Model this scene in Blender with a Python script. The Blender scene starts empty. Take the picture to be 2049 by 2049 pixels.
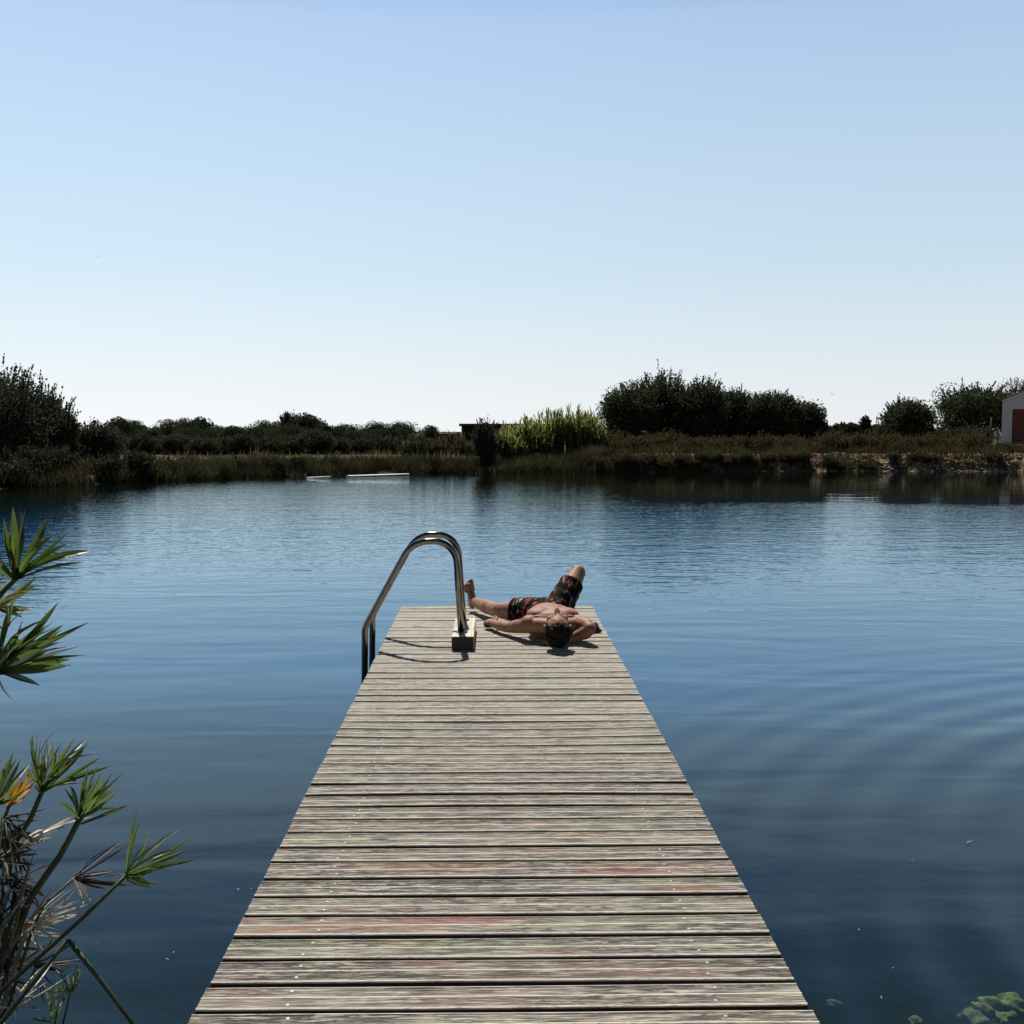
import bpy, bmesh, math, random
import numpy as np
from mathutils import Vector, Matrix, noise, Quaternion

R = math.radians
S = bpy.context.scene
COL = S.collection
rnd = random.Random(7)

# ------------------------------------------------------------------ camera
F = 2207.0                      # focal length in pixels of a 2049 px wide picture
TILT = 0.545                    # the jetty climbs very slightly towards its end
T = Matrix.Rotation(R(TILT), 4, 'X')
cam_d = bpy.data.cameras.new('camera')
cam = bpy.data.objects.new('camera', cam_d); COL.objects.link(cam)
cam_d.sensor_width = 36; cam_d.lens = 36 * F / 2049
cam_d.clip_start = 0.05; cam_d.clip_end = 6000
CAMP = T @ Vector((0, 0, 1.51))
PITCH = math.atan((1024.5 - 872) / F)
YAW = math.atan((1024.5 - 988.5) / F)
cam.rotation_mode = 'XYZ'
cam.rotation_euler = (math.pi / 2 - PITCH, 0, -YAW)
cam.location = CAMP
S.camera = cam
CR = cam.rotation_euler.to_matrix()
WZ = -0.55                      # water level

def ray(px, py):
    return CR @ Vector(((px - 1024.5) / F, -(py - 1024.5) / F, -1))
def at(px, py, Y):
    d = ray(px, py); return CAMP + d * ((Y - CAMP.y) / d.y)
def on_water(px, py):
    d = ray(px, py); return CAMP + d * ((WZ - CAMP.z) / d.z)

# ------------------------------------------------------------------ object helpers
def link(o, parent=None):
    COL.objects.link(o)
    if parent is not None: o.parent = parent
    return o
def tag(o, label=None, cat=None, group=None, kind=None):
    if label: o['label'] = label
    if cat: o['category'] = cat
    if group: o['group'] = group
    if kind: o['kind'] = kind
    return o
def empty(name, loc=(0, 0, 0), rz=0, mat=None):
    o = bpy.data.objects.new(name, None); COL.objects.link(o)
    o.empty_display_size = 0.2
    if mat is not None: o.matrix_world = mat
    else:
        o.location = loc; o.rotation_euler = (0, 0, rz)
    return o
def mesh_obj(name, verts, faces, mat, parent=None, smooth=False, attrs=None):
    me = bpy.data.meshes.new(name)
    me.from_pydata([tuple(v) for v in verts], [], faces)
    if attrs:
        for k, vals in attrs.items():
            a = me.attributes.new(k, 'FLOAT', 'POINT'); a.data.foreach_set('value', np.asarray(vals, dtype=np.float32))
    if mat: me.materials.append(mat)
    me.update()
    if smooth: me.polygons.foreach_set('use_smooth', [True] * len(me.polygons))
    return link(bpy.data.objects.new(name, me), parent)
def np_mesh(name, V, nper, mat, parent=None, attrs=None, smooth=False):
    """V (n*nper,3): separate polygons of nper corners each"""
    n = len(V) // nper
    me = bpy.data.meshes.new(name)
    me.vertices.add(len(V)); me.vertices.foreach_set('co', np.asarray(V, dtype=np.float32).ravel())
    me.loops.add(len(V)); me.loops.foreach_set('vertex_index', np.arange(len(V), dtype=np.int32))
    me.polygons.add(n); me.polygons.foreach_set('loop_start', np.arange(0, len(V), nper, dtype=np.int32))
    if attrs:
        for k, vals in attrs.items():
            a = me.attributes.new(k, 'FLOAT', 'POINT'); a.data.foreach_set('value', np.asarray(vals, dtype=np.float32))
    me.materials.append(mat)
    me.update(calc_edges=True); me.validate()
    return link(bpy.data.objects.new(name, me), parent)
def copy_tree(o, parent=None):
    c = o.copy(); COL.objects.link(c); c.parent = parent
    if parent is not None: c.matrix_parent_inverse = o.matrix_parent_inverse.copy()
    for ch in o.children: copy_tree(ch, c)
    return c

class MB:
    def __init__(s): s.v = []; s.f = []; s.a = {}
    def add(s, V, Fc):
        b = len(s.v); s.v += [Vector(v) for v in V]; s.f += [tuple(i + b for i in f) for f in Fc]; return b
    def box(s, c, d, rot=None):
        c = Vector(c); P = []
        for z in (-1, 1):
            for y in (-1, 1):
                for x in (-1, 1):
                    p = Vector((x * d[0] / 2, y * d[1] / 2, z * d[2] / 2))
                    if rot is not None: p = rot @ p
                    P.append(c + p)
        s.add(P, [(0, 2, 3, 1), (4, 5, 7, 6), (0, 1, 5, 4), (2, 6, 7, 3), (0, 4, 6, 2), (1, 3, 7, 5)])
    def tube(s, pts, rad, n=10, cap=True):
        pts = [Vector(p) for p in pts]
        if not hasattr(rad, '__len__'): rad = [rad] * len(pts)
        t0 = (pts[1] - pts[0]).normalized()
        u = t0.orthogonal().normalized(); rings = []
        b = len(s.v)
        for i, p in enumerate(pts):
            t = (pts[min(i + 1, len(pts) - 1)] - pts[max(i - 1, 0)]).normalized()
            u = (u - t * u.dot(t)).normalized(); w = t.cross(u)
            for k in range(n):
                a = 2 * math.pi * k / n
                s.v.append(p + (u * math.cos(a) + w * math.sin(a)) * rad[i])
        for i in range(len(pts) - 1):
            for k in range(n):
                k2 = (k + 1) % n
                s.f.append((b + i * n + k, b + i * n + k2, b + (i + 1) * n + k2, b + (i + 1) * n + k))
        if cap:
            s.f.append(tuple(b + k for k in reversed(range(n))))
            s.f.append(tuple(b + (len(pts) - 1) * n + k for k in range(n)))
    def ell(s, c, r, rot=None, nu=16, nv=10):
        c = Vector(c); P = []; b = len(s.v)
        for j in range(1, nv):
            ph = math.pi * j / nv
            for i in range(nu):
                th = 2 * math.pi * i / nu
                p = Vector((r[0] * math.sin(ph) * math.cos(th), r[1] * math.sin(ph) * math.sin(th), r[2] * math.cos(ph)))
                P.append(c + (rot @ p if rot is not None else p))
        top = Vector((0, 0, r[2])); bot = Vector((0, 0, -r[2]))
        if rot is not None: top = rot @ top; bot = rot @ bot
        P += [c + top, c + bot]; it = len(P) - 2; ib = it + 1; Fc = []
        for j in range(nv - 2):
            for i in range(nu):
                i2 = (i + 1) % nu
                Fc.append((j * nu + i, (j + 1) * nu + i, (j + 1) * nu + i2, j * nu + i2))
        for i in range(nu):
            i2 = (i + 1) % nu
            Fc.append((it, i, i2)); Fc.append((ib, (nv - 2) * nu + i2, (nv - 2) * nu + i))
        s.add(P, Fc)
    def limb(s, pts, rad):
        """tapered chain with round ends (for remeshing)"""
        pts = [Vector(p) for p in pts]
        s.tube(pts, rad, 16)
        for p, r in zip(pts, rad): s.ell(p, (r, r, r))
    def build(s, name, mat, parent=None, smooth=False):
        return mesh_obj(name, s.v, s.f, mat, parent, smooth)

def remeshed(mb, name, mat, parent, voxel, smooth_it=4, bevel=None):
    o = mb.build(name + '_tmp', mat, None)
    m = o.modifiers.new('r', 'REMESH'); m.mode = 'VOXEL'; m.voxel_size = voxel; m.use_smooth_shade = True
    if smooth_it:
        k = o.modifiers.new('s', 'SMOOTH'); k.iterations = smooth_it; k.factor = 0.5
    dg = bpy.context.evaluated_depsgraph_get(); dg.update()
    me = bpy.data.meshes.new_from_object(o.evaluated_get(dg))
    me.name = name
    if not me.materials: me.materials.append(mat)
    bpy.data.objects.remove(o)
    me.polygons.foreach_set('use_smooth', [True] * len(me.polygons))
    return link(bpy.data.objects.new(name, me), parent)

def bevelled(o, w=0.006, seg=2):
    m = o.modifiers.new('bevel', 'BEVEL'); m.width = w; m.segments = seg; m.limit_method = 'ANGLE'
    return o

# ------------------------------------------------------------------ material helpers
class NT:
    def __init__(s, name):
        s.m = bpy.data.materials.new(name); s.m.use_nodes = True
        s.t = s.m.node_tree; s.n = s.t.nodes; s.n.clear()
        s.out = s.n.new('ShaderNodeOutputMaterial')
    def node(s, typ, **kw):
        x = s.n.new(typ)
        for k, v in kw.items():
            if k.startswith('i_'):
                x.inputs[k[2:].replace('_', ' ')].default_value = v
            else: setattr(x, k, v)
        return x
    def l(s, a, b): s.t.links.new(a, b)
    def val(s, x, sock):
        if isinstance(x, (int, float)): sock.default_value = x
        elif isinstance(x, (tuple, list)): sock.default_value = x if len(x) != 3 or sock.type == 'VECTOR' else (*x, 1)
        else: s.l(x, sock)
    def math(s, op, a, b=0.0, c=None, clamp=False):
        x = s.n.new('ShaderNodeMath'); x.operation = op; x.use_clamp = clamp
        s.val(a, x.inputs[0]); s.val(b, x.inputs[1])
        if c is not None: s.val(c, x.inputs[2])
        return x.outputs[0]
    def mix(s, f, a, b, mode='MIX'):
        x = s.n.new('ShaderNodeMix'); x.data_type = 'RGBA'; x.blend_type = mode
        s.val(f, x.inputs[0]); s.val(a, x.inputs[6]); s.val(b, x.inputs[7])
        return x.outputs[2]
    def ramp(s, f, lo, hi, a=0.0, b=1.0):
        x = s.n.new('ShaderNodeMapRange'); x.interpolation_type = 'SMOOTHSTEP'
        s.val(f, x.inputs[0])
        for i, v in enumerate((lo, hi, a, b)): s.val(v, x.inputs[i + 1])
        return x.outputs[0]
    def coords(s, kind='Object'):
        return s.n.new('ShaderNodeTexCoord').outputs[kind]
    def pos(s): return s.n.new('ShaderNodeNewGeometry').outputs['Position']
    def scale(s, v, sc, off=(0, 0, 0)):
        x = s.n.new('ShaderNodeMapping'); s.l(v, x.inputs['Vector'])
        x.inputs['Scale'].default_value = sc; s.val(off, x.inputs['Location']); return x.outputs[0]
    def noise(s, v, scale=1.0, detail=3.0, rough=0.55, w=None, dist=0.0, col=False):
        x = s.n.new('ShaderNodeTexNoise')
        if w is not None: x.noise_dimensions = '4D'; s.val(w, x.inputs['W'])
        s.l(v, x.inputs['Vector']); s.val(scale, x.inputs['Scale']); x.inputs['Detail'].default_value = detail
        x.inputs['Roughness'].default_value = rough; x.inputs['Distortion'].default_value = dist
        return x.outputs['Color' if col else 'Fac']
    def attr(s, name):
        x = s.n.new('ShaderNodeAttribute'); x.attribute_name = name; return x.outputs['Fac']
    def bump(s, h, dist, strength=1.0, normal=None):
        x = s.n.new('ShaderNodeBump'); s.val(h, x.inputs['Height']); x.inputs['Distance'].default_value = dist
        s.val(strength, x.inputs['Strength'])
        if normal is not None: s.l(normal, x.inputs['Normal'])
        return x.outputs[0]
    def principled(s, col, rough=0.6, normal=None, **kw):
        x = s.n.new('ShaderNodeBsdfPrincipled')
        s.val(col, x.inputs['Base Color']); s.val(rough, x.inputs['Roughness'])
        if normal is not None: s.l(normal, x.inputs['Normal'])
        for k, v in kw.items(): s.val(v, x.inputs[k.replace('_', ' ')])
        return x.outputs[0]
    def done(s, sh):
        s.l(sh, s.out.inputs['Surface']); return s.m

def leaf_mat(name, a, b, trans=0.35, tcol=None, rough=0.7, spec=0.03):
    t = NT(name); r = t.attr('shade')
    c = t.mix(r, a, b)
    c = t.mix(t.math('MULTIPLY', t.ramp(t.math('ADD', t.attr('along'), t.math('MULTIPLY', r, .12)), .86, 1.0), .75), c, (.22, .14, .06))   # withered tips
    pr = t.principled(c, rough, Specular_IOR_Level=spec)
    tr = t.node('ShaderNodeBsdfTranslucent')
    if tcol is None: t.l(c, tr.inputs[0])
    else: t.l(t.mix(r, tuple(x * 0.6 for x in tcol), tcol), tr.inputs[0])
    mx = t.node('ShaderNodeMixShader'); mx.inputs[0].default_value = trans
    t.l(pr, mx.inputs[1]); t.l(tr.outputs[0], mx.inputs[2])
    return t.done(mx.outputs[0])

def plain_mat(name, a, b, scale=6, rough=0.7, bump=0.003, **kw):
    t = NT(name); p = t.coords()
    n = t.noise(p, scale, 5, 0.6)
    nb = t.bump(n, bump)
    return t.done(t.principled(t.mix(t.ramp(n, 0.3, 0.7), a, b), rough, nb, **kw))

M = {}
M['tree'] = leaf_mat('tree_leaf', (0.034, 0.042, 0.025), (0.095, 0.112, 0.055), 0.3)
M['tree2'] = leaf_mat('tree_leaf_grey', (0.036, 0.043, 0.030), (0.095, 0.104, 0.064), 0.3)
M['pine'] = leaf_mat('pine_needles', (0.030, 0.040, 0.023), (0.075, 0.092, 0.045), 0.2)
M['scrub'] = leaf_mat('scrub_leaf', (0.036, 0.037, 0.020), (0.125, 0.112, 0.048), 0.3)
M['grass'] = leaf_mat('bank_grass', (0.030, 0.032, 0.018), (0.105, 0.092, 0.042), 0.25)
M['dry'] = leaf_mat('dry_grass', (0.09, 0.072, 0.036), (0.25, 0.20, 0.10), 0.3)
M['cane'] = leaf_mat('cane_leaf', (0.085, 0.095, 0.038), (0.22, 0.225, 0.095), 0.5, (0.30, 0.32, 0.105))
M['sedge'] = leaf_mat('sedge_leaf', (0.028, 0.047, 0.018), (0.056, 0.090, 0.028), 0.38, (0.155, 0.24, 0.045), 0.30, 0.6)
M['sedge_yellow'] = leaf_mat('sedge_leaf_yellow', (0.36, 0.17, 0.025), (0.55, 0.33, 0.05), 0.4, (0.60, 0.30, 0.03), 0.5, 0.3)
M['sedge_dry'] = leaf_mat('sedge_leaf_dry', (0.020, 0.015, 0.011), (0.075, 0.052, 0.036), 0.25, None, 0.5, 0.3)
M['sedge_pale'] = leaf_mat('sedge_leaf_bleached', (0.40, 0.37, 0.28), (0.62, 0.58, 0.47), 0.3, None, 0.4, 0.5)
M['stalk'] = plain_mat('sedge_stalk', (0.035, 0.055, 0.022), (0.06, 0.075, 0.03), 20, 0.5, 0.001)
M['stalk_dry'] = plain_mat('dry_stalk', (0.18, 0.14, 0.09), (0.30, 0.25, 0.18), 20, 0.6, 0.001)
M['bark'] = plain_mat('bark', (0.04, 0.032, 0.026), (0.10, 0.08, 0.06), 9, 0.9, 0.02)
M['steel'] = None

# ------------------------------------------------------------------ world and sun
SUN_EL, SUN_AZ = 55.0, 10.0       # azimuth: degrees to the left of the jetty's direction
W = bpy.data.worlds.new('World'); S.world = W; W.use_nodes = True
wt = W.node_tree; wt.nodes.clear()
sky = wt.nodes.new('ShaderNodeTexSky'); sky.sky_type = 'NISHITA'; sky.sun_disc = False
sky.sun_elevation = R(SUN_EL); sky.sun_rotation = R(-SUN_AZ)
sky.altitude = 0; sky.air_density = 1.0; sky.dust_density = 1.0; sky.ozone_density = 1.0
bg = wt.nodes.new('ShaderNodeBackground'); bg.inputs[1].default_value = 0.081
wo = wt.nodes.new('ShaderNodeOutputWorld')
# pale summer haze low over the horizon, deeper blue overhead
tcw = wt.nodes.new('ShaderNodeTexCoord'); sxyz = wt.nodes.new('ShaderNodeSeparateXYZ'); wt.links.new(tcw.outputs['Generated'], sxyz.inputs[0])
hz = wt.nodes.new('ShaderNodeValToRGB'); wt.links.new(sxyz.outputs[2], hz.inputs[0])
cr = hz.color_ramp; cr.interpolation = 'B_SPLINE'
cr.elements[0].position = 0.0; cr.elements[0].color = (.97, .97, .97, 1); cr.elements[1].position = .60; cr.elements[1].color = (0, 0, 0, 1)
for p_, v_ in ((.06, .96), (.16, .88), (.28, .90), (.42, .72)):
    e = cr.elements.new(p_); e.color = (v_, v_, v_, 1)
hc = wt.nodes.new('ShaderNodeValToRGB'); wt.links.new(sxyz.outputs[2], hc.inputs[0])
cr = hc.color_ramp; cr.elements[0].position = 0.0; cr.elements[0].color = (8.9, 9.05, 9.15, 1); cr.elements[1].position = .55; cr.elements[1].color = (0.5, 1.5, 4.0, 1)
e = cr.elements.new(.42); e.color = (1.7, 3.8, 7.6, 1)
e = cr.elements.new(.34); e.color = (4.5, 6.3, 8.8, 1)
e = cr.elements.new(.15); e.color = (6.1, 7.75, 8.95, 1)
dm = wt.nodes.new('ShaderNodeValToRGB'); wt.links.new(sxyz.outputs[2], dm.inputs[0])
cr = dm.color_ramp; cr.interpolation = 'EASE'; cr.elements[0].position = .30; cr.elements[0].color = (1, 1, 1, 1); cr.elements[1].position = .68; cr.elements[1].color = (.13, .18, .26, 1)
mu = wt.nodes.new('ShaderNodeMix'); mu.data_type = 'RGBA'; mu.blend_type = 'MULTIPLY'; mu.inputs[0].default_value = 1
wt.links.new(sky.outputs[0], mu.inputs[6]); wt.links.new(dm.outputs[0], mu.inputs[7])
mh = wt.nodes.new('ShaderNodeMix'); mh.data_type = 'RGBA'
wt.links.new(hz.outputs[0], mh.inputs[0]); wt.links.new(mu.outputs[2], mh.inputs[6]); wt.links.new(hc.outputs[0], mh.inputs[7])
# forward scattering: the half of the sky away from the sun is darker
fs = wt.nodes.new('ShaderNodeMapRange'); fs.interpolation_type = 'SMOOTHSTEP'
wt.links.new(sxyz.outputs[1], fs.inputs[0])
for i_, v_ in enumerate((-.5, .55, .30, 1.0)): fs.inputs[i_ + 1].default_value = v_
# whiter, brighter haze towards the sun's side (left)
lg = wt.nodes.new('ShaderNodeMapRange'); lg.interpolation_type = 'SMOOTHSTEP'; wt.links.new(sxyz.outputs[0], lg.inputs[0])
for i_, v_ in enumerate((.45, -.5, .955, 1.07)): lg.inputs[i_ + 1].default_value = v_
fx = wt.nodes.new('ShaderNodeMath'); fx.operation = 'MULTIPLY'; wt.links.new(fs.outputs[0], fx.inputs[0]); wt.links.new(lg.outputs[0], fx.inputs[1])
mf = wt.nodes.new('ShaderNodeVectorMath'); mf.operation = 'SCALE'
wt.links.new(mh.outputs[2], mf.inputs[0]); wt.links.new(fx.outputs[0], mf.inputs['Scale'])
wt.links.new(mf.outputs[0], bg.inputs[0]); wt.links.new(bg.outputs[0], wo.inputs[0])
sl = bpy.data.lights.new('sun', 'SUN'); sl.energy = 5.0; sl.angle = R(0.53); sl.color = (1.0, 0.95, 0.87)
so = bpy.data.objects.new('sun', sl); COL.objects.link(so)
sd = Vector((-math.sin(R(SUN_AZ)) * math.cos(R(SUN_EL)), math.cos(R(SUN_AZ)) * math.cos(R(SUN_EL)), math.sin(R(SUN_EL))))
so.rotation_euler = sd.to_track_quat('Z', 'Y').to_euler()
S.view_settings.view_transform = 'Standard'; S.view_settings.look = 'None'
S.view_settings.exposure = 0.32; S.view_settings.gamma = 1.0
S.cycles.max_bounces = 8; S.cycles.transparent_max_bounces = 12
S.cycles.caustics_reflective = False; S.cycles.caustics_refractive = False
S.cycles.use_denoising = True

# ------------------------------------------------------------------ pond and banks
CX, CY = 3.0, 30.0
shore = [on_water(*p) for p in ((-60, 985), (0, 978), (150, 970), (260, 965), (400, 960), (600, 952), (830, 947), (1000, 946),
                                (1250, 945), (1550, 943), (1800, 943), (2049, 944))]
shore = [(p.x, p.y) for p in shore] + [(38, 60), (47, 45), (44, 22), (26, 10), (11, 6.4), (5.0, 4.1), (3.2, 3.4), (2.2, 2.7), (1.2, 1.6),
         (0, 0.6), (-1.0, 1.2), (-2.2, 2.3), (-4, 3.6), (-9, 8), (-19, 17), (-25, 28), (-25, 38)]
pol = sorted((math.atan2(y - CY, x - CX), math.hypot(x - CX, y - CY)) for x, y in shore)
th_c = np.array([p[0] for p in pol]); r_c = np.array([p[1] for p in pol])
NTH = 1800
TH = np.linspace(-math.pi, math.pi, NTH, endpoint=False)
RS = np.interp(TH, th_c, r_c, period=2 * math.pi)
ker = np.exp(-0.5 * (np.arange(-12, 13) / 5.0) ** 2); ker /= ker.sum()
RS = np.convolve(np.concatenate([RS[-12:], RS, RS[:12]]), ker, 'valid')
for i, th in enumerate(TH):      # a ragged waterline
    RS[i] += 0.30 * noise.noise(Vector((math.cos(th) * 30, math.sin(th) * 30, 0))) + 0.16 * noise.noise(Vector((math.cos(th) * 90, math.sin(th) * 90, 4)))
def r_shore(th): return float(np.interp(th, TH, RS, period=2 * math.pi))
def sst(x, a, b):
    u = min(1, max(0, (x - a) / (b - a))); return u * u * (3 - 2 * u)
def steep(x, y):                 # the right part of the far bank is a raw earth step
    return sst(x, 1.0, 9.0) * sst(y, 25, 45)
def profile(x, y, t):
    if t < 0:
        d = min(2.6, 0.36 * abs(t) ** 0.85)
        return WZ - d
    st = steep(x, y)
    g = 0.30 * sst(t, 0, 1.6) + 0.30 * sst(t, 2, 14)
    s = 0.62 * sst(t, 0, 0.9) + 0.36 * sst(t, 0.8, 1.5) + 0.55 * sst(t, 3, 14)
    h = (1 - st) * g + st * s
    h += noise.noise(Vector((x * 0.35, y * 0.35, 0))) * 0.10 * sst(t, 0.3, 3)
    if t < 2: h += noise.noise(Vector((x * 1.7, y * 1.7, 3))) * 0.13 * st * sst(t, 0.02, 0.3)
    return WZ + h + 0.002
def shore_t(x, y): return math.hypot(x - CX, y - CY) - r_shore(math.atan2(y - CY, x - CX))
def gz(x, y): return profile(x, y, shore_t(x, y))

def build_ground():
    ts = [-20, -13, -9, -6, -4, -3, -2.2, -1.6, -1.1, -.7, -.4, -.2, 0, .08, .16, .25, .35, .45, .55, .65, .75, .85, .95, 1.05, 1.2, 1.35,
          1.5, 1.8, 2.2, 2.8, 3.6, 5, 7, 9, 12, 16, 22, 32, 50, 90, 170, 320, 700, 1600, 3500]
    V = [(CX, CY, WZ - 2.6)]; Fc = []
    for j, t in enumerate(ts):
        for i, th in enumerate(TH):
            r = RS[i] + t
            x = CX + r * math.cos(th); y = CY + r * math.sin(th)
            V.append((x, y, profile(x, y, t)))
    n = NTH
    for i in range(n): Fc.append((0, 1 + i, 1 + (i + 1) % n))
    for j in range(len(ts) - 1):
        a = 1 + j * n; b = a + n
        for i in range(n):
            i2 = (i + 1) % n
            Fc.append((a + i, b + i, b + i2, a + i2))
    t = NT('earth_and_grass'); p = t.pos()
    n1 = t.noise(p, 0.5, 4, 0.6); n2 = t.noise(p, 3.5, 6, 0.65); n3 = t.noise(p, 11, 4, 0.6)
    soil = t.mix(t.ramp(n2, 0.35, 0.68), (0.13, 0.07, 0.048), (0.38, 0.25, 0.165))
    soil = t.mix(t.ramp(n3, 0.55, 0.75), soil, (0.46, 0.37, 0.27))
    grass = t.mix(t.ramp(n2, 0.3, 0.7), (0.035, 0.034, 0.019), (0.11, 0.092, 0.048))
    nz = t.node('ShaderNodeSeparateXYZ'); t.l(t.n.new('ShaderNodeNewGeometry').outputs['Normal'], nz.inputs[0])
    px = t.node('ShaderNodeSeparateXYZ'); t.l(p, px.inputs[0])
    right = t.ramp(t.math('ADD', px.outputs[0], t.math('MULTIPLY', n1, 5)), 14, 19)
    low = t.ramp(px.outputs[2], WZ + 1.12, WZ + 1.02)      # the earth step only
    k = t.math('MULTIPLY', right, low)
    k = t.math('MULTIPLY', k, t.ramp(n2, 0.34, 0.46))
    lip = t.math('MULTIPLY', t.math('MULTIPLY', t.ramp(px.outputs[2], WZ + .86, WZ + .96), low), t.math('MULTIPLY', t.ramp(px.outputs[0], 5, 9), t.ramp(n2, .42, .52)))
    col = t.mix(t.math('MAXIMUM', k, lip), grass, soil)
    wet = t.math('MULTIPLY', t.ramp(px.outputs[2], WZ + .30, WZ + .16), t.ramp(px.outputs[0], 12, 6))
    col = t.mix(wet, col, (0.026, 0.023, 0.016))        # wet mud along the reedy shore
    bed = t.mix(t.ramp(n2, 0.35, 0.7), (0.035, 0.042, 0.026), (0.10, 0.10, 0.055))
    col = t.mix(t.ramp(px.outputs[2], WZ + 0.05, WZ - 0.05), col, bed)
    nb = t.bump(t.math('ADD', n2, t.math('MULTIPLY', n3, 0.5)), 0.09)
    o = mesh_obj('ground', V, Fc, t.done(t.principled(col, 0.95, nb, Specular_IOR_Level=0.1)), None, True)
    tag(o, kind='structure')
build_ground()

def build_water():
    V = []; Fc = []; n = NTH
    for z in (WZ, WZ - 3.4):
        for i, th in enumerate(TH):
            r = RS[i] + 0.35; V.append((CX + r * math.cos(th), CY + r * math.sin(th), z))
    V += [(CX, CY, WZ), (CX, CY, WZ - 3.4)]
    for i in range(n):
        i2 = (i + 1) % n
        Fc += [(2 * n, i, i2), (2 * n + 1, n + i2, n + i), (i, n + i, n + i2, i2)]
    t = NT('pond_water'); p = t.pos()
    s = t.node('ShaderNodeSeparateXYZ'); t.l(p, s.inputs[0])
    X, Y = s.outputs[0], s.outputs[1]
    wob = t.noise(p, 0.09, 2, 0.5)
    yy = t.math('ADD', Y, t.math('MULTIPLY', t.math('SUBTRACT', wob, 0.5), 9))
    # wind: ruffled in the middle of the pond, glassy close to the jetty and under the far right bank
    ruff = t.ramp(yy, 8.0, 22.0, 0.10, 1.0)
    lee_edge = t.math('ADD', t.math('MULTIPLY', X, 0.0), 33.0)
    lee = t.math('MULTIPLY', t.ramp(t.math('SUBTRACT', yy, lee_edge), -1.5, 2.5), t.ramp(X, 3.0, 7.0))
    ruff = t.math('MULTIPLY', ruff, t.math('SUBTRACT', 1.0, t.math('MULTIPLY', lee, 0.88)))
    small = t.noise(t.scale(p, (2.6, 5.2, 1)), 1.0, 2.5, 0.5, dist=0.3)
    tiny = t.noise(t.scale(p, (7, 12, 1)), 1.0, 1.5, 0.5)
    swell = t.noise(t.scale(p, (0.55, 1.5, 1)), 1.0, 1.5, 0.5, dist=0.4)
    h = t.math('MULTIPLY', t.math('MULTIPLY', small, 0.013), ruff)
    h = t.math('ADD', h, t.math('MULTIPLY', t.math('MULTIPLY', tiny, 0.0032), ruff))
    h = t.math('ADD', h, t.math('MULTIPLY', swell, t.ramp(Y, 26, 10, 0.0095, 0.016)))
    # a set of rings spreading on the right
    dx = t.math('SUBTRACT', X, 6.2); dy = t.math('SUBTRACT', Y, 3.8)
    rr = t.math('SQRT', t.math('ADD', t.math('MULTIPLY', dx, dx), t.math('MULTIPLY', dy, dy)))
    rr = t.math('ADD', rr, t.math('MULTIPLY', wob, 1.2))
    ring = t.math('SINE', t.math('MULTIPLY', rr, 15.0))
    env = t.math('MULTIPLY', t.ramp(rr, 1.0, 2.5), t.ramp(rr, 8.5, 3.5))
    h = t.math('ADD', h, t.math('MULTIPLY', t.math('MULTIPLY', ring, env), 0.0042))
    nb = t.bump(h, 1.0)
    fr = t.node('ShaderNodeFresnel'); fr.inputs['IOR'].default_value = 1.37; t.l(nb, fr.inputs['Normal'])
    gl = t.node('ShaderNodeBsdfGlossy'); gl.inputs['Roughness'].default_value = 0.03; t.l(nb, gl.inputs['Normal'])
    gl.inputs['Color'].default_value = (0.82, 0.965, 1, 1)
    # reflected sky's blue painted into mid-pond, dull green over the silty shallows
    sky_blue = t.ramp(t.math('ADD', Y, t.math('MULTIPLY', t.math('SUBTRACT', wob, .5), 3)), 5.0, 10.0)
    sky_blue = t.math('MULTIPLY', sky_blue, t.math('MULTIPLY', t.ramp(Y, 44, 20), t.ramp(X, -19, -9)))  # painted blue fades out where the far and left trees reflect
    df = t.node('ShaderNodeBsdfDiffuse'); t.l(t.mix(sky_blue, (0.0065, 0.0125, 0.0075), (0.002, 0.054, 0.150)), df.inputs['Color'])
    tp = t.node('ShaderNodeBsdfTransparent'); tp.inputs['Color'].default_value = (0.80, 0.88, 0.78, 1)
    body = t.node('ShaderNodeMixShader'); t.l(t.ramp(sky_blue, 0, 1, .70, .25), body.inputs[0])
    t.l(df.outputs[0], body.inputs[1]); t.l(tp.outputs[0], body.inputs[2])
    mx = t.node('ShaderNodeMixShader'); t.l(fr.outputs[0], mx.inputs[0]); t.l(body.outputs[0], mx.inputs[1]); t.l(gl.outputs[0], mx.inputs[2])
    va = t.node('ShaderNodeVolumeAbsorption'); va.inputs['Color'].default_value = (0.25, 0.55, 0.40, 1); va.inputs['Density'].default_value = 1.25
    t.l(va.outputs[0], t.out.inputs['Volume'])
    tag(mesh_obj('water', V, Fc, t.done(mx.outputs[0])), kind='structure')
build_water()

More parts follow.
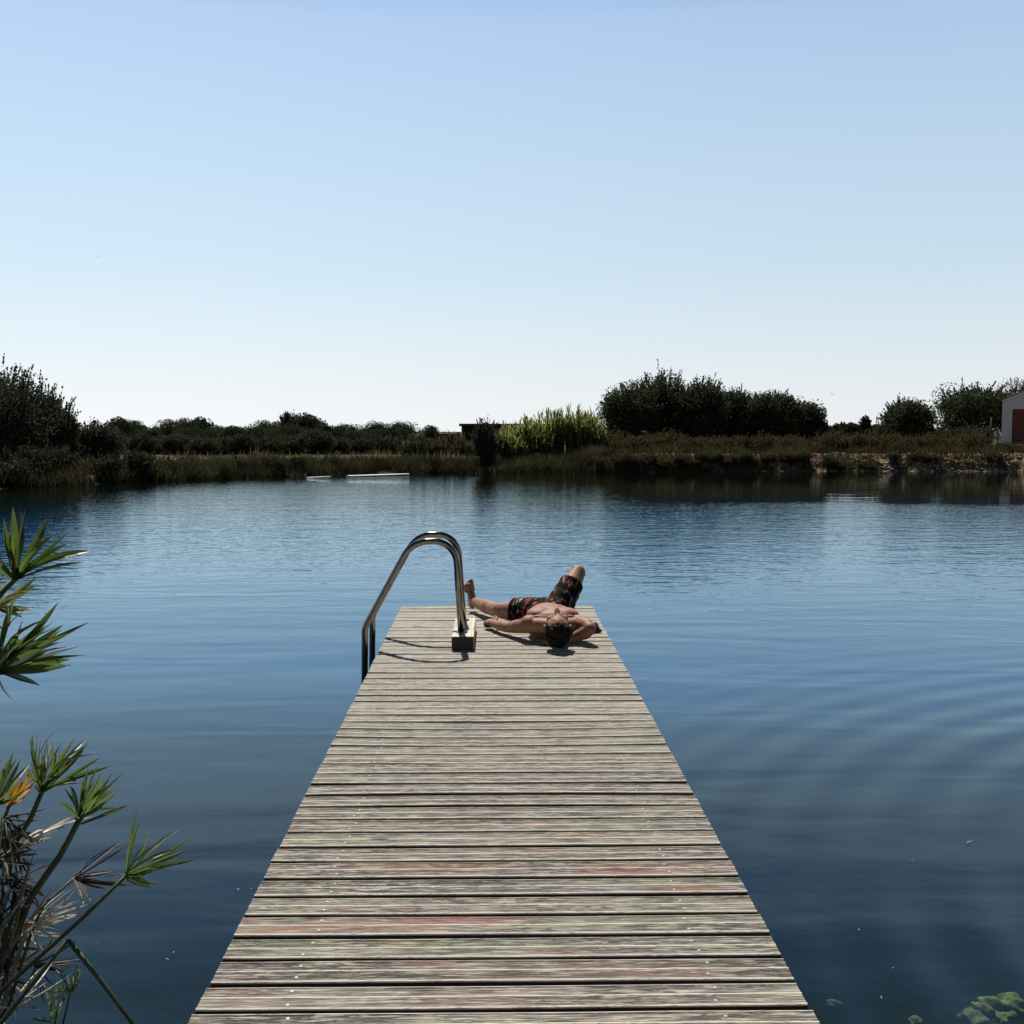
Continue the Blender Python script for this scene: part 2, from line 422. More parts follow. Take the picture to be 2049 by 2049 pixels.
# ------------------------------------------------------------------ jetty
XL, XR = -0.775, 0.822
Y0, Y1 = -1.30, 9.18
def wood_mat():
    t = NT('weathered_deck_wood'); p = t.coords()
    bid = t.attr('board'); v = t.attr('across')
    w = t.math('MULTIPLY', bid, 37.0)
    fine = t.noise(t.scale(p, (9.0, 230, 20)), 1.0, 5, 0.68, w)
    streak = t.noise(t.scale(p, (15.0, 105, 10)), 1.0, 4, 0.62, w, dist=0.8)
    blot = t.noise(t.scale(p, (2.2, 9, 1)), 1.0, 4, 0.6, w)
    mid = t.noise(t.scale(p, (2.6, 26, 1)), 1.0, 4, 0.6, w)
    tone = t.math('FRACT', t.math('MULTIPLY', bid, 13.37))
    base = t.mix(tone, (0.080, 0.067, 0.050), (0.200, 0.178, 0.140))
    base = t.mix(t.ramp(mid, 0.36, 0.64), t.mix(0.62, base, (0.055, 0.045, 0.037)), base)
    pale = t.mix(t.ramp(fine, 0.47, 0.62), base, (0.42, 0.39, 0.325))
    dark = t.math('MULTIPLY', t.ramp(streak, 0.49, 0.60), t.ramp(blot, 0.36, 0.60, 0.15, 1.0))
    col = t.mix(t.math('MULTIPLY', dark, 0.92), pale, (0.034, 0.026, 0.021))
    col = t.mix(t.math('MULTIPLY', t.ramp(fine, 0.485, 0.34), 0.88), col, (0.042, 0.043, 0.034))
    # algae green and faded red paint stains
    g = t.noise(t.scale(p, (0.9, 3.0, 1), (5, 2, 0)), 1.0, 3, 0.6, w)
    col = t.mix(t.math('MULTIPLY', t.ramp(g, 0.53, 0.72), 0.42), col, (0.13, 0.17, 0.105))
    sy = t.node('ShaderNodeSeparateXYZ'); t.l(p, sy.inputs[0])
    rr = t.noise(t.scale(p, (1.3, 5.0, 1), (1, 7, 0)), 1.0, 4, 0.65, w)
    redzone = t.math('ADD', 0.22, t.math('MULTIPLY', t.ramp(t.math('ABSOLUTE', t.math('SUBTRACT', sy.outputs[1], 3.38)), 0.40, 0.10), 0.62))
    col = t.mix(t.math('MULTIPLY', t.ramp(rr, 0.50, 0.66), redzone), col, (0.235, 0.070, 0.066))
    # worn, bare ridges: board edges and the milled ridge in the middle
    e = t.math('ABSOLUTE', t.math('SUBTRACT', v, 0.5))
    ridge = t.math('MAXIMUM', t.ramp(e, 0.42, 0.46), t.ramp(e, 0.055, 0.018))
    ridge = t.math('MULTIPLY', ridge, t.ramp(fine, 0.30, 0.5, 0.35, 0.9))
    col = t.mix(ridge, col, (0.66, 0.62, 0.54))
    col = t.mix(t.ramp(e, 0.4985, 0.4998), col, (0.040, 0.032, 0.026))      # shade of the gaps painted onto the board sides
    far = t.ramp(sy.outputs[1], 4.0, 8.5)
    col = t.mix(t.math('MULTIPLY', far, 0.34), col, (0.58, 0.545, 0.46))  # far boards painted lighter, for the brightening at a flatter viewing angle
    # knots
    vo = t.node('ShaderNodeTexVoronoi'); vo.inputs['Scale'].default_value = 1.0
    t.l(t.scale(p, (2.1, 7.2, 1)), vo.inputs['Vector'])
    col = t.mix(t.math('MULTIPLY', t.ramp(vo.outputs['Distance'], 0.115, 0.035), 0.85), col, (0.07, 0.045, 0.032))
    hgt = t.math('SUBTRACT', t.math('MULTIPLY', fine, 0.6), t.math('MULTIPLY', dark, 0.5))
    nb = t.bump(hgt, 0.0035)
    return t.done(t.principled(col, 0.8, nb, Specular_IOR_Level=0.25))
M['deck'] = wood_mat()
M['timber'] = plain_mat('rough_timber', (0.10, 0.08, 0.06), (0.22, 0.18, 0.14), 12, 0.9, 0.004)
M['screw'] = plain_mat('zinc_screw', (0.42, 0.40, 0.35), (0.58, 0.55, 0.49), 60, 0.4, 0.0005, Metallic=0.3)

jetty = tag(empty('wooden_jetty', mat=T), 'weathered grey wooden jetty of cross boards running out over the pond', 'jetty')
def build_deck():
    V = []; Fc = []; A = []; B = []
    pitch = 0.1395; boards = []
    n = int(round((Y1 - Y0) / pitch)); pitch = (Y1 - Y0) / n
    # profile across one board: (position 0..1, height)
    prof = [(0.0, -0.030), (0.0, -0.006), (0.012, -0.0022), (0.045, -0.0004), (0.08, 0.0), (0.115, -0.0022), (0.30, -0.0026), (0.455, -0.0022), (0.485, 0.0002),
            (0.515, 0.0002), (0.545, -0.0022), (0.70, -0.0026), (0.885, -0.0022), (0.92, 0.0), (0.955, -0.0004), (0.988, -0.0022), (1.0, -0.006), (1.0, -0.030)]
    nx = 40
    for k in range(n):
        y = Y0 + pitch * (k + 0.5)
        if k == n - 1: w = 0.125
        else: w = pitch - (0.025 + rnd.uniform(-0.005, 0.004)) if y < 4.3 else pitch - (0.026 + rnd.uniform(-0.009, 0.008))
        bow = rnd.uniform(-0.004, 0.004) if y < 4.3 else rnd.uniform(-0.008, 0.008)
        skew = rnd.uniform(-0.0025, 0.0025)
        for yb, bb in ((5.62, .012), (5.48, .030), (5.34, .030), (5.20, .022), (5.06, .014), (4.92, .008)):
            if abs(y - yb) < .07: bow = bb
        if 6.62 < y < 6.76: bow = 0.024
        if 4.35 < y < 4.50: bow = -0.014
        xl = XL + rnd.uniform(-0.003, 0.003); xr = XR + rnd.uniform(-0.003, 0.003)
        z0 = rnd.uniform(-0.0025, 0.0015); cup = rnd.uniform(-0.0012, 0.0012)
        bid = rnd.random(); boards.append((y, w, bow, skew, z0))
        b = len(V); m = len(prof)
        for i in range(nx + 1):
            u = i / nx; x = xl + (xr - xl) * u; q = (2 * u - 1)
            yc = y + bow * (q * q - 0.4) + skew * q
            wig = 0.0025 * noise.noise(Vector((x * 3, k * 5.1, 0)))
            wg2 = 0.0025 * noise.noise(Vector((x * 3, k * 5.1 + 2.5, 0)))
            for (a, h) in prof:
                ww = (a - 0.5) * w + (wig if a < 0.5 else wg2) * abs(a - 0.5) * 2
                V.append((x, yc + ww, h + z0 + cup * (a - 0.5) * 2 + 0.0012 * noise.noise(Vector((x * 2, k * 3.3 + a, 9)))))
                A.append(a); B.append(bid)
        for i in range(nx):
            for j in range(m - 1):
                Fc.append((b + i * m + j, b + (i + 1) * m + j, b + (i + 1) * m + j + 1, b + i * m + j + 1))
        Fc.append(tuple(b + j for j in range(m))); Fc.append(tuple(b + nx * m + j for j in reversed(range(m))))
        for i in range(nx): Fc.append((b + i * m, b + i * m + m - 1, b + (i + 1) * m + m - 1, b + (i + 1) * m))
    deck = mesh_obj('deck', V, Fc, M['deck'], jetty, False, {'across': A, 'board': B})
    # screws, two per joist on every board
    pts = []
    for (y, w, bow, skew, z0) in boards:
        if y < 2.3: continue
        for xj in (-0.538, 0.592):
            q = 2 * (xj - XL) / (XR - XL) - 1
            for s in (-1, 1):
                pts.append((xj + rnd.uniform(-0.012, 0.012), y + bow * (q * q - 0.4) + skew * q + s * w * 0.27 + rnd.uniform(-0.004, 0.004), z0))
    def screw(mb, p, r=0.0054):
        x, y, z = p; z -= 0.0030
        n = 10; P = []
        for (rr, h) in ((r, 0), (r, 0.0012), (r * 0.75, 0.0022), (r * 0.35, 0.0022), (r * 0.2, 0.0010)):
            P += [(x + rr * math.cos(6.2832 * i / n), y + rr * math.sin(6.2832 * i / n), z + h) for i in range(n)]
        Fq = []
        for j in range(4):
            for i in range(n): Fq.append((j * n + i, j * n + (i + 1) % n, (j + 1) * n + (i + 1) % n, (j + 1) * n + i))
        Fq.append(tuple(4 * n + i for i in range(n)))
        mb.add(P, Fq)
    proto = None
    for i, p in enumerate(pts[:100]):
        if proto is None:
            mb = MB(); screw(mb, (0, 0, 0)); proto = mb.build('screw', M['screw'], deck); o = proto
        else:
            o = proto.copy(); COL.objects.link(o); o.parent = deck
        o.location = p; o.rotation_euler = (0, 0, rnd.uniform(0, 3))
    mb = MB()
    for p in pts[100:]: screw(mb, p)
    tag(mb.build('screw', M['screw'], deck), kind='stuff')
    for xj in (-0.538, 0.592):
        mb = MB(); mb.box((xj, (Y0 + Y1) / 2, -0.105), (0.06, Y1 - Y0 - 0.04, 0.14)); mb.build('joist', M['timber'], jetty)
    for y in (-0.5, 1.6, 3.7, 5.8, 7.9, 9.0):
        for xj in (-0.46, 0.515):
            mb = MB(); mb.tube([(xj, y, -2.9), (xj, y, -0.04)], 0.055, 14); mb.build('support_post', M['timber'], jetty, True)
build_deck()

# ------------------------------------------------------------------ ladder with two handrails
def steel_mat():
    t = NT('dull_stainless_steel'); p = t.coords()
    n = t.noise(p, 30, 4, 0.6)
    return t.done(t.principled(t.mix(n, (0.19, 0.170, 0.150), (0.27, 0.250, 0.230)), t.ramp(n, 0.3, 0.7, 0.12, 0.24), None, Metallic=1.0))
M['steel'] = steel_mat()
def rounded(pts, rad, n=8):
    out = [Vector(pts[0])]
    for i in range(1, len(pts) - 1):
        p0, p, p1 = Vector(pts[i - 1]), Vector(pts[i]), Vector(pts[i + 1])
        a = (p0 - p).normalized(); b = (p1 - p).normalized(); r = rad[i - 1]
        half = a.angle(b) / 2; d = min(r / math.tan(half), (p0 - p).length * 0.49, (p1 - p).length * 0.49); rr = d * math.tan(half)
        c = p + (a + b).normalized() * (rr / math.sin(half)); s = p + a * d - c; e = p + b * d - c
        ang = s.angle(e); ax = s.cross(e).normalized()
        for k in range(n + 1): out.append(c + Quaternion(ax, ang * k / n) @ s)
    out.append(Vector(pts[-1])); return out
ladder = tag(empty('pool_ladder', mat=T), 'curved steel ladder handrails over the left edge of the jetty', 'ladder')
for y in (7.48, 7.95):
    path = rounded([(-0.225, y, 0.085), (-0.264, y, 0.722), (-0.560, y, 0.722), (-0.885, y, 0.13), (-0.905, y, -1.35)], [0.165, 0.20, 0.12], 14)
    # refine straight runs
    mb = MB(); mb.tube(path, 0.0225, 20); mb.build('handrail', M['steel'], ladder, True)
    mb = MB(); mb.tube([(-0.223, y, 0.0935), (-0.224, y, 0.101)], 0.042, 24); bevelled(mb.build('base_plate', M['steel'], ladder), 0.002)
for z in (-0.62, -0.88, -1.14):
    mb = MB(); mb.box((-0.905, 7.715, z), (0.09, 0.43, 0.025)); bevelled(mb.build('tread', M['steel'], ladder))
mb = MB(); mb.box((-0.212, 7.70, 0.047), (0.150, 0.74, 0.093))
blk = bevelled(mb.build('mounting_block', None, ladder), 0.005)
t = NT('pale_sawn_beam'); p = t.coords()
g = t.noise(t.scale(p, (90, 3, 90)), 1, 4, 0.6)
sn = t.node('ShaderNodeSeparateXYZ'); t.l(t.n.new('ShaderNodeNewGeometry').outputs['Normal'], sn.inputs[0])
end_shade = t.ramp(t.math('ABSOLUTE', sn.outputs[1]), .7, .9)          # shade painted onto the end-grain faces
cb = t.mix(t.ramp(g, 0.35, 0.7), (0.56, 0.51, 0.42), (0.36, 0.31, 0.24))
blk.data.materials.append(t.done(t.principled(t.mix(end_shade, cb, (0.035, 0.027, 0.022)), 0.8, t.bump(g, 0.0006))))

# ------------------------------------------------------------------ person lying on the deck
def skin_mat():
    t = NT('tanned_skin'); p = t.coords()
    n = t.noise(p, 9, 4, 0.6); n2 = t.noise(p, 70, 3, 0.6)
    c = t.mix(t.ramp(n, 0.3, 0.7), (0.220, 0.100, 0.060), (0.35, 0.180, 0.115))
    # chest hair and stubble as fine darker mottling
    sp = t.node('ShaderNodeSeparateXYZ'); t.l(p, sp.inputs[0])
    ch = t.math('MULTIPLY', t.ramp(t.math('ABSOLUTE', t.math('SUBTRACT', sp.outputs[1], 7.76)), 0.12, 0.04), t.ramp(t.math('ABSOLUTE', t.math('SUBTRACT', sp.outputs[0], 0.42)), 0.13, 0.05))
    beard = t.math('MULTIPLY', t.ramp(sp.outputs[1], 7.455, 7.475), t.ramp(sp.outputs[1], 7.545, 7.525))
    k = t.math('MULTIPLY', t.math('MAXIMUM', ch, beard), t.ramp(n2, 0.40, 0.62))
    c = t.mix(t.math('MULTIPLY', k, 0.55), c, (0.10, 0.06, 0.045))
    return t.done(t.principled(c, 0.58, t.bump(n2, 0.002), Subsurface_Weight=0.06, Subsurface_Radius=(0.012, 0.005, 0.003), Specular_IOR_Level=0.22))
M['skin'] = skin_mat()
person = tag(empty('person', mat=T), 'shirtless sunbather lying on their back at the jetty end, one knee raised', 'person')
def build_person():
    b = MB(); HZ = 0.012
    # trunk
    b.ell((.412, 7.82, .120), (.180, .20, .112)); b.ell((.418, 7.70, .118), (.185, .115, .098))
    b.ell((.396, 8.02, .108), (.158, .18, .100)); b.ell((.385, 8.19, .105), (.172, .13, .10))
    for s in (-1, 1):
        b.ell((.415 + s * .090, 7.735, .176), (.096, .085, .046))
        b.ell((.418 + s * .172, 7.655, .118), (.070, .070, .064))
        b.limb([(.432, 7.55, .118), (.42 + s * .16, 7.64, .115)], [.054, .050])
        b.ell((.412 + s * .115, 7.86, .13), (.070, .14, .07))
        b.limb([(.422, 7.655, .182), (.42 + s * .15, 7.645, .167)], [.012, .013])     # collar bones
    b.limb([(.428, 7.66, .12), (.43, 7.50, .125 + HZ * .7)], [.062, .057])
    # head: crown towards the viewer, face up
    hx = .430
    HS = 1.06
    def H(x, y, z): return (hx + x * HS, 7.42 + (y - 7.42) * HS, .02 + (z - .02) * HS + HZ)
    el0 = b.ell
    b.ell = lambda c, r, *a: el0(c, tuple(q * HS for q in r), *a)
    b.ell(H(0, 7.378, .112), (.075, .100, .093)); b.ell(H(0, 7.40, .145), (.066, .075, .062))
    b.ell(H(0, 7.455, .135), (.056, .068, .062)); b.ell(H(0, 7.502, .168), (.027, .020, .024)); b.ell(H(0, 7.47, .172), (.040, .040, .030))
    b.limb([H(0, 7.398, .204), H(-.001, 7.437, .233)], [.0095, .0135])
    for s in (-1, 1):
        b.ell(H(s * .0125, 7.442, .219), (.0085, .009, .009))
        b.limb([H(s * .012, 7.386, .203), H(s * .048, 7.392, .188)], [.0095, .009])
        b.ell(H(s * .044, 7.43, .172), (.026, .030, .026))
        b.ell(H(s * .031, 7.409, .186), (.0155, .012, .011))
        b.limb([H(s * .076, 7.378, .118), H(s * .084, 7.385, .132), H(s * .083, 7.405, .134), H(s * .076, 7.425, .128)], [.008, .009, .008, .008])
        b.limb([H(s * .003, 7.464, .206), H(s * .021, 7.464, .196)], [.0085, .005])
        b.limb([H(s * .002, 7.475, .204), H(s * .017, 7.475, .196)], [.0085, .005])
    b.ell = el0
    # arm stretched down beside the body
    b.limb([(.240, 7.65, .112), (.190, 7.72, .092), (.145, 7.785, .076), (.098, 7.848, .060), (.066, 7.90, .060), (.028, 7.975, .056), (-.008, 8.045, .052)],
           [.058, .051, .046, .038, .041, .034, .026])
    hand(b, Vector((-.008, 8.045, .052)), Vector((-.42, .90, .06)), Vector((.90, .42, .20)), 1.15)
    # arm bent behind the head
    b.limb([(.595, 7.66, .114), (.622, 7.615, .120), (.644, 7.565, .122), (.660, 7.51, .112)], [.060, .056, .050, .042])
    b.limb([(.660, 7.51, .108), (.630, 7.525, .080), (.565, 7.535, .052), (.500, 7.535, .036)], [.042, .046, .038, .028])
    hand(b, Vector((.500, 7.535, .030)), Vector((-.98, -.15, -.02)), Vector((-.15, .98, .05)), 0.2)
    # leg lying flat, turned out
    b.limb([(.302, 8.20, .103), (.215, 8.265, .102), (.12, 8.33, .098), (.035, 8.39, .092)], [.096, .090, .074, .058])
    b.ell((.030, 8.395, .112), (.040, .042, .036))
    b.limb([(.035, 8.39, .090), (-.015, 8.50, .088), (-.055, 8.585, .088), (-.115, 8.73, .086), (-.165, 8.85, .088)], [.056, .055, .056, .043, .034])
    foot(b, Vector((-.170, 8.865, .080)), Vector((-.20, .14, .97)), Vector((-.40, .91, 0.05)))
    # leg with the knee up
    b.limb([(.470, 8.22, .108), (.535, 8.315, .205), (.60, 8.41, .300), (.650, 8.49, .370)], [.096, .090, .076, .060])
    b.ell((.656, 8.492, .388), (.044, .042, .042))
    b.limb([(.652, 8.50, .372), (.640, 8.60, .285), (.632, 8.65, .235), (.615, 8.74, .140), (.606, 8.785, .080)], [.052, .055, .055, .042, .034])
    foot(b, Vector((.604, 8.775, .052)), Vector((.06, .99, -.10)), Vector((-.02, -.10, -1)))
    body = remeshed(b, 'body', M['skin'], person, 0.0042, 5)
    # hair: a close cap over the crown and back of the skull
    h = MB(); rg = random.Random(3)
    h.ell(H(0, 7.358, .096), (.080, .095, .090)); h.ell(H(0, 7.338, .104), (.070, .080, .084)); 
    for s in (-1, 1): h.ell(H(s * .060, 7.372, .108), (.022, .052, .056))
    for i in range(220):
        u = rg.uniform(0, 6.283); v = rg.uniform(-1, .85); q = math.sqrt(1 - v * v)
        dv = Vector((q * math.cos(u), -abs(v) if rg.random() < .75 else q * .3, q * math.sin(u)))
        if dv.z > .60 and dv.y > -.60: continue
        c = Vector(H(0, 7.356, .098)) + Vector((dv.x * .087, dv.y * .104, dv.z * .097))
        h.ell(c, (.008, .014, .006), Quaternion((rg.random(), rg.random(), rg.random(), 1)).normalized().to_matrix(), 8, 6)
    t = NT('dark_short_hair'); p = t.coords(); n = t.noise(p, 180, 3, 0.6)
    hm = t.done(t.principled(t.mix(n, (0.006, 0.005, 0.0045), (0.018, 0.014, 0.012)), 0.75, t.bump(n, 0.004), Specular_IOR_Level=0.15))
    remeshed(h, 'hair', hm, person, 0.0045, 1)
    # swimming shorts
    s = MB()
    s.ell((.386, 8.205, .107), (.180, .135, .116)); s.ell((.392, 8.10, .106), (.160, .075, .108))
    def leg(p0, p1, k, r0, r1):
        p0 = Vector(p0); p1 = Vector(p1); N = 10
        pts = [p0.lerp(p1, k * i / N) for i in range(N + 1)]
        rad = [r0 + (r1 - r0) * i / N + 0.004 * math.sin(i * 2.1) for i in range(N + 1)]
        s.tube(pts, rad, 20); s.ell(p0, (r0, r0, r0 * .98))
    leg((.302, 8.20, .108), (.035, 8.39, .096), .55, .112, .102)
    leg((.470, 8.22, .115), (.650, 8.49, .372), .70, .112, .094)
    # creases running from the crotch along the thighs
    for (a, c, rr) in (((.42, 8.22, .195), (.60, 8.36, .335), .013), ((.40, 8.26, .190), (.56, 8.40, .330), .012), ((.44, 8.17, .200), (.60, 8.34, .29), .012),
                       ((.36, 8.23, .205), (.21, 8.33, .19), .012), ((.33, 8.17, .205), (.19, 8.25, .185), .012), ((.25, 8.13, .175), (.16, 8.22, .16), .011),
                       ((.30, 8.09, .19), (.47, 8.09, .20), .009)):
        a = Vector(a); c = Vector(c); mid = (a + c) / 2 + Vector((0.01, 0, 0.004)); s.limb([a, mid, c], [rr * .8, rr, rr * .6])
    t = NT('striped_swim_cloth'); p = t.coords()
    def dot(v):
        x = t.node('ShaderNodeVectorMath', operation='DOT_PRODUCT'); t.l(p, x.inputs[0]); x.inputs[1].default_value = v; return x.outputs['Value']
    cb_ = t.node('ShaderNodeCombineXYZ')          # printed streaks run along the raised thigh
    t.l(t.math('MULTIPLY', dot((.42, .66, .63)), 7.0), cb_.inputs[0]); t.l(t.math('MULTIPLY', dot((.84, -.54, 0)), 26.0), cb_.inputs[1]); t.l(t.math('MULTIPLY', dot((.34, .53, -.78)), 26.0), cb_.inputs[2])
    q = cb_.outputs[0]; n = t.noise(p, 14, 3, .6)
    f = t.noise(q, 1.5, 2, .5, dist=.6); n2 = t.noise(q, 1.3, 2, .5, w=5.1, dist=.5)
    c = t.mix(t.ramp(n, .35, .65), (.004, .006, .0055), (.010, .013, .0115))
    c = t.mix(t.ramp(f, .615, .645), c, (.30, .28, .25))
    c = t.mix(t.ramp(n2, .585, .62), c, (.36, .040, .032))
    sm = t.done(t.principled(c, .9, t.bump(n, .008), Specular_IOR_Level=.08))
    remeshed(s, 'swim_shorts', sm, person, 0.0055, 3)

def hand(b, wrist, d, thumb_side, curl):
    """palm and five separate, bent fingers; d = pointing direction"""
    d = d.normalized(); q = (thumb_side - d * thumb_side.dot(d)).normalized(); up = q.cross(d)
    if up.z < 0: up = -up
    rot = Matrix((q, d, up)).transposed()
    pc = wrist + d * 0.050
    b.ell(pc, (.040, .052, .019), rot); b.ell(wrist + d * .028 + q * .018, (.020, .034, .019), rot)
    b.limb([wrist, wrist + d * .03], [.026, .026])
    for i, (off, ln, r) in enumerate(((.029, .90, .0092), (.010, 1.0, .0096), (-.010, .94, .0092), (-.028, .74, .0080))):
        k = pc + d * (.042 - .004 * abs(i - 1)) + q * off + up * .002
        p = [k - d * .02, k]; dirv = d.copy(); ang = 0
        for j, seg in enumerate((.040, .026, .021)):
            ang += curl * (.75, 1.1, .8)[j]
            dirv = d * math.cos(ang) - up * math.sin(ang)
            p.append(p[-1] + (dirv + q * off * .8) * seg * ln)
        lift = max(0, .010 - min(x.z for x in p))
        p = [x + Vector((0, 0, lift * (n / 4))) for n, x in enumerate(p)]
        b.limb(p, [r * 1.05, r * 1.05, r, r * .92, r * .80])
    tb = wrist + d * .022 + q * .026
    b.limb([tb, tb + (q * .75 + d * .65 + up * .25) * .036, tb + (q * .75 + d * .65 + up * .25) * .036 + (q * .40 + d * .85 + up * .25) * .030,
            tb + (q * .75 + d * .65 + up * .25) * .036 + (q * .22 + d * .95 + up * .1) * .056], [.0145, .0120, .0105, .0085])

def foot(b, ankle, d, sole):
    """d: heel-to-toe direction, sole: direction the sole faces"""
    d = d.normalized(); sole = (sole - d * sole.dot(d)).normalized(); q = d.cross(sole).normalized()
    heel = ankle + sole * .030
    b.limb([ankle, heel - d * .02], [.036, .032])
    b.limb([heel, heel + d * .07 - sole * .020, heel + d * .135 - sole * .006], [.032, .031, .026])
    b.limb([ankle + d * .02 - sole * .01, heel + d * .10 - sole * .012], [.033, .028])
    for i in range(5):
        o = (i - 2) * .0165
        base = heel + d * (.135 - .006 * abs(i - 1)) + q * o - sole * .004
        r = (.0135, .0095, .009, .0088, .0085)[i]
        b.limb([heel + d * .10 + q * o * .9 - sole * .004, base, base + d * .030 - sole * .004, base + d * (.050 - .004 * i) + sole * .002], [.017, .0125, r, r * .85])
build_person()

# a small heap of dark cloth by the raised arm
def build_cloth():
    root = MB(); V = []; Fc = []
    nu, nv = 56, 20
    for j in range(nv + 1):
        ph = (math.pi / 2) * j / nv
        for i in range(nu):
            th = 2 * math.pi * i / nu
            d = Vector((math.cos(th) * math.sin(ph), math.sin(th) * math.sin(ph), math.cos(ph)))
            k = 1 + 0.30 * noise.noise(d * 2.2 + Vector((3, 1, 0))) + 0.16 * abs(noise.noise(d * 5.5)) + 0.10 * math.sin(th * 7 + 3 * ph)
            V.append((0.066 * d.x * k * (1 + .25 * max(0, d.x)), 0.090 * d.y * k, 0.004 + 0.070 * d.z * k * (0.8 + 0.3 * noise.noise(d * 3.0))))
    for j in range(nv):
        for i in range(nu):
            i2 = (i + 1) % nu; Fc.append((j * nu + i, (j + 1) * nu + i, (j + 1) * nu + i2, j * nu + i2))
    t = NT('black_cloth'); p = t.coords(); n = t.noise(p, 40, 4, .6)
    m = t.done(t.principled(t.mix(n, (.012, .012, .014), (.03, .03, .034)), .85, t.bump(n, .006)))
    o = mesh_obj('folded_cloth', V, Fc, m, None, True)
    o.matrix_world = T @ Matrix.Translation((0.690, 7.99, 0.0))
    tag(o, 'small crumpled black cloth on the boards beside the bent elbow', 'cloth')
build_cloth()

# ------------------------------------------------------------------ vegetation
def quads(C, size, rng, up=None, aspect=0.55):
    """leaf quads (diamonds) around centres C with random orientation"""
    n = len(C)
    a = rng.normal(size=(n, 3)); 
    if up is not None: a = a * 0.7 + np.asarray(up)
    a /= np.linalg.norm(a, axis=1, keepdims=True)
    b = np.cross(a, rng.normal(size=(n, 3))); b /= np.linalg.norm(b, axis=1, keepdims=True)
    s = (size * rng.uniform(0.6, 1.3, n))[:, None]
    P = np.empty((n, 4, 3))
    P[:, 0] = C - a * s * 0.5; P[:, 1] = C + b * s * aspect * 0.5; P[:, 2] = C + a * s * 0.5; P[:, 3] = C - b * s * aspect * 0.5
    return P.reshape(-1, 3)
def crown_points(rng, rx, ry, rz, nclump, per, rc, lump=0.25, flat=0.0):
    C = []; sh = []
    for k in range(nclump):
        d = rng.normal(size=3); d /= np.linalg.norm(d)
        rad = rng.uniform(0.15, 1.0) ** 0.45 * (1 - lump * rng.random())
        c = d * rad * np.array([rx, ry, rz])
        if flat and c[2] < -flat * rz: c[2] = -flat * rz * rng.uniform(.6, 1)
        r = rc * rng.uniform(0.6, 1.25)
        p = rng.normal(size=(per, 3)); p *= np.minimum(1, 1.7 / np.linalg.norm(p, axis=1, keepdims=True)) * r * 0.55
        C.append(c + p); sh.append(np.clip(np.full(per, rng.uniform(0, .75)) + rng.uniform(-.25, .4, per), 0, 1))
    return np.concatenate(C), np.concatenate(sh)

def trunk_mesh(h, r, spread, rng, crown_h):
    mb = MB()
    mb.tube([(0, 0, -0.3), (0.03 * h * rng.normal(), 0.02 * h, h * 0.4), (0.04 * h * rng.normal(), 0, h)], [r * 1.25, r, r * 0.7], 8)
    for k in range(7):
        a = rng.uniform(0, 6.283); e = rng.uniform(.5, 1.0)
        z0 = h * rng.uniform(.35, 1.0)
        p1 = Vector((math.cos(a) * spread * .45, math.sin(a) * spread * .45, z0 + crown_h * .25 * e))
        p2 = Vector((math.cos(a) * spread * .8, math.sin(a) * spread * .8, z0 + crown_h * .5 * e))
        mb.tube([(0, 0, z0), p1, p2], [r * .55, r * .35, r * .12], 6)
    return mb

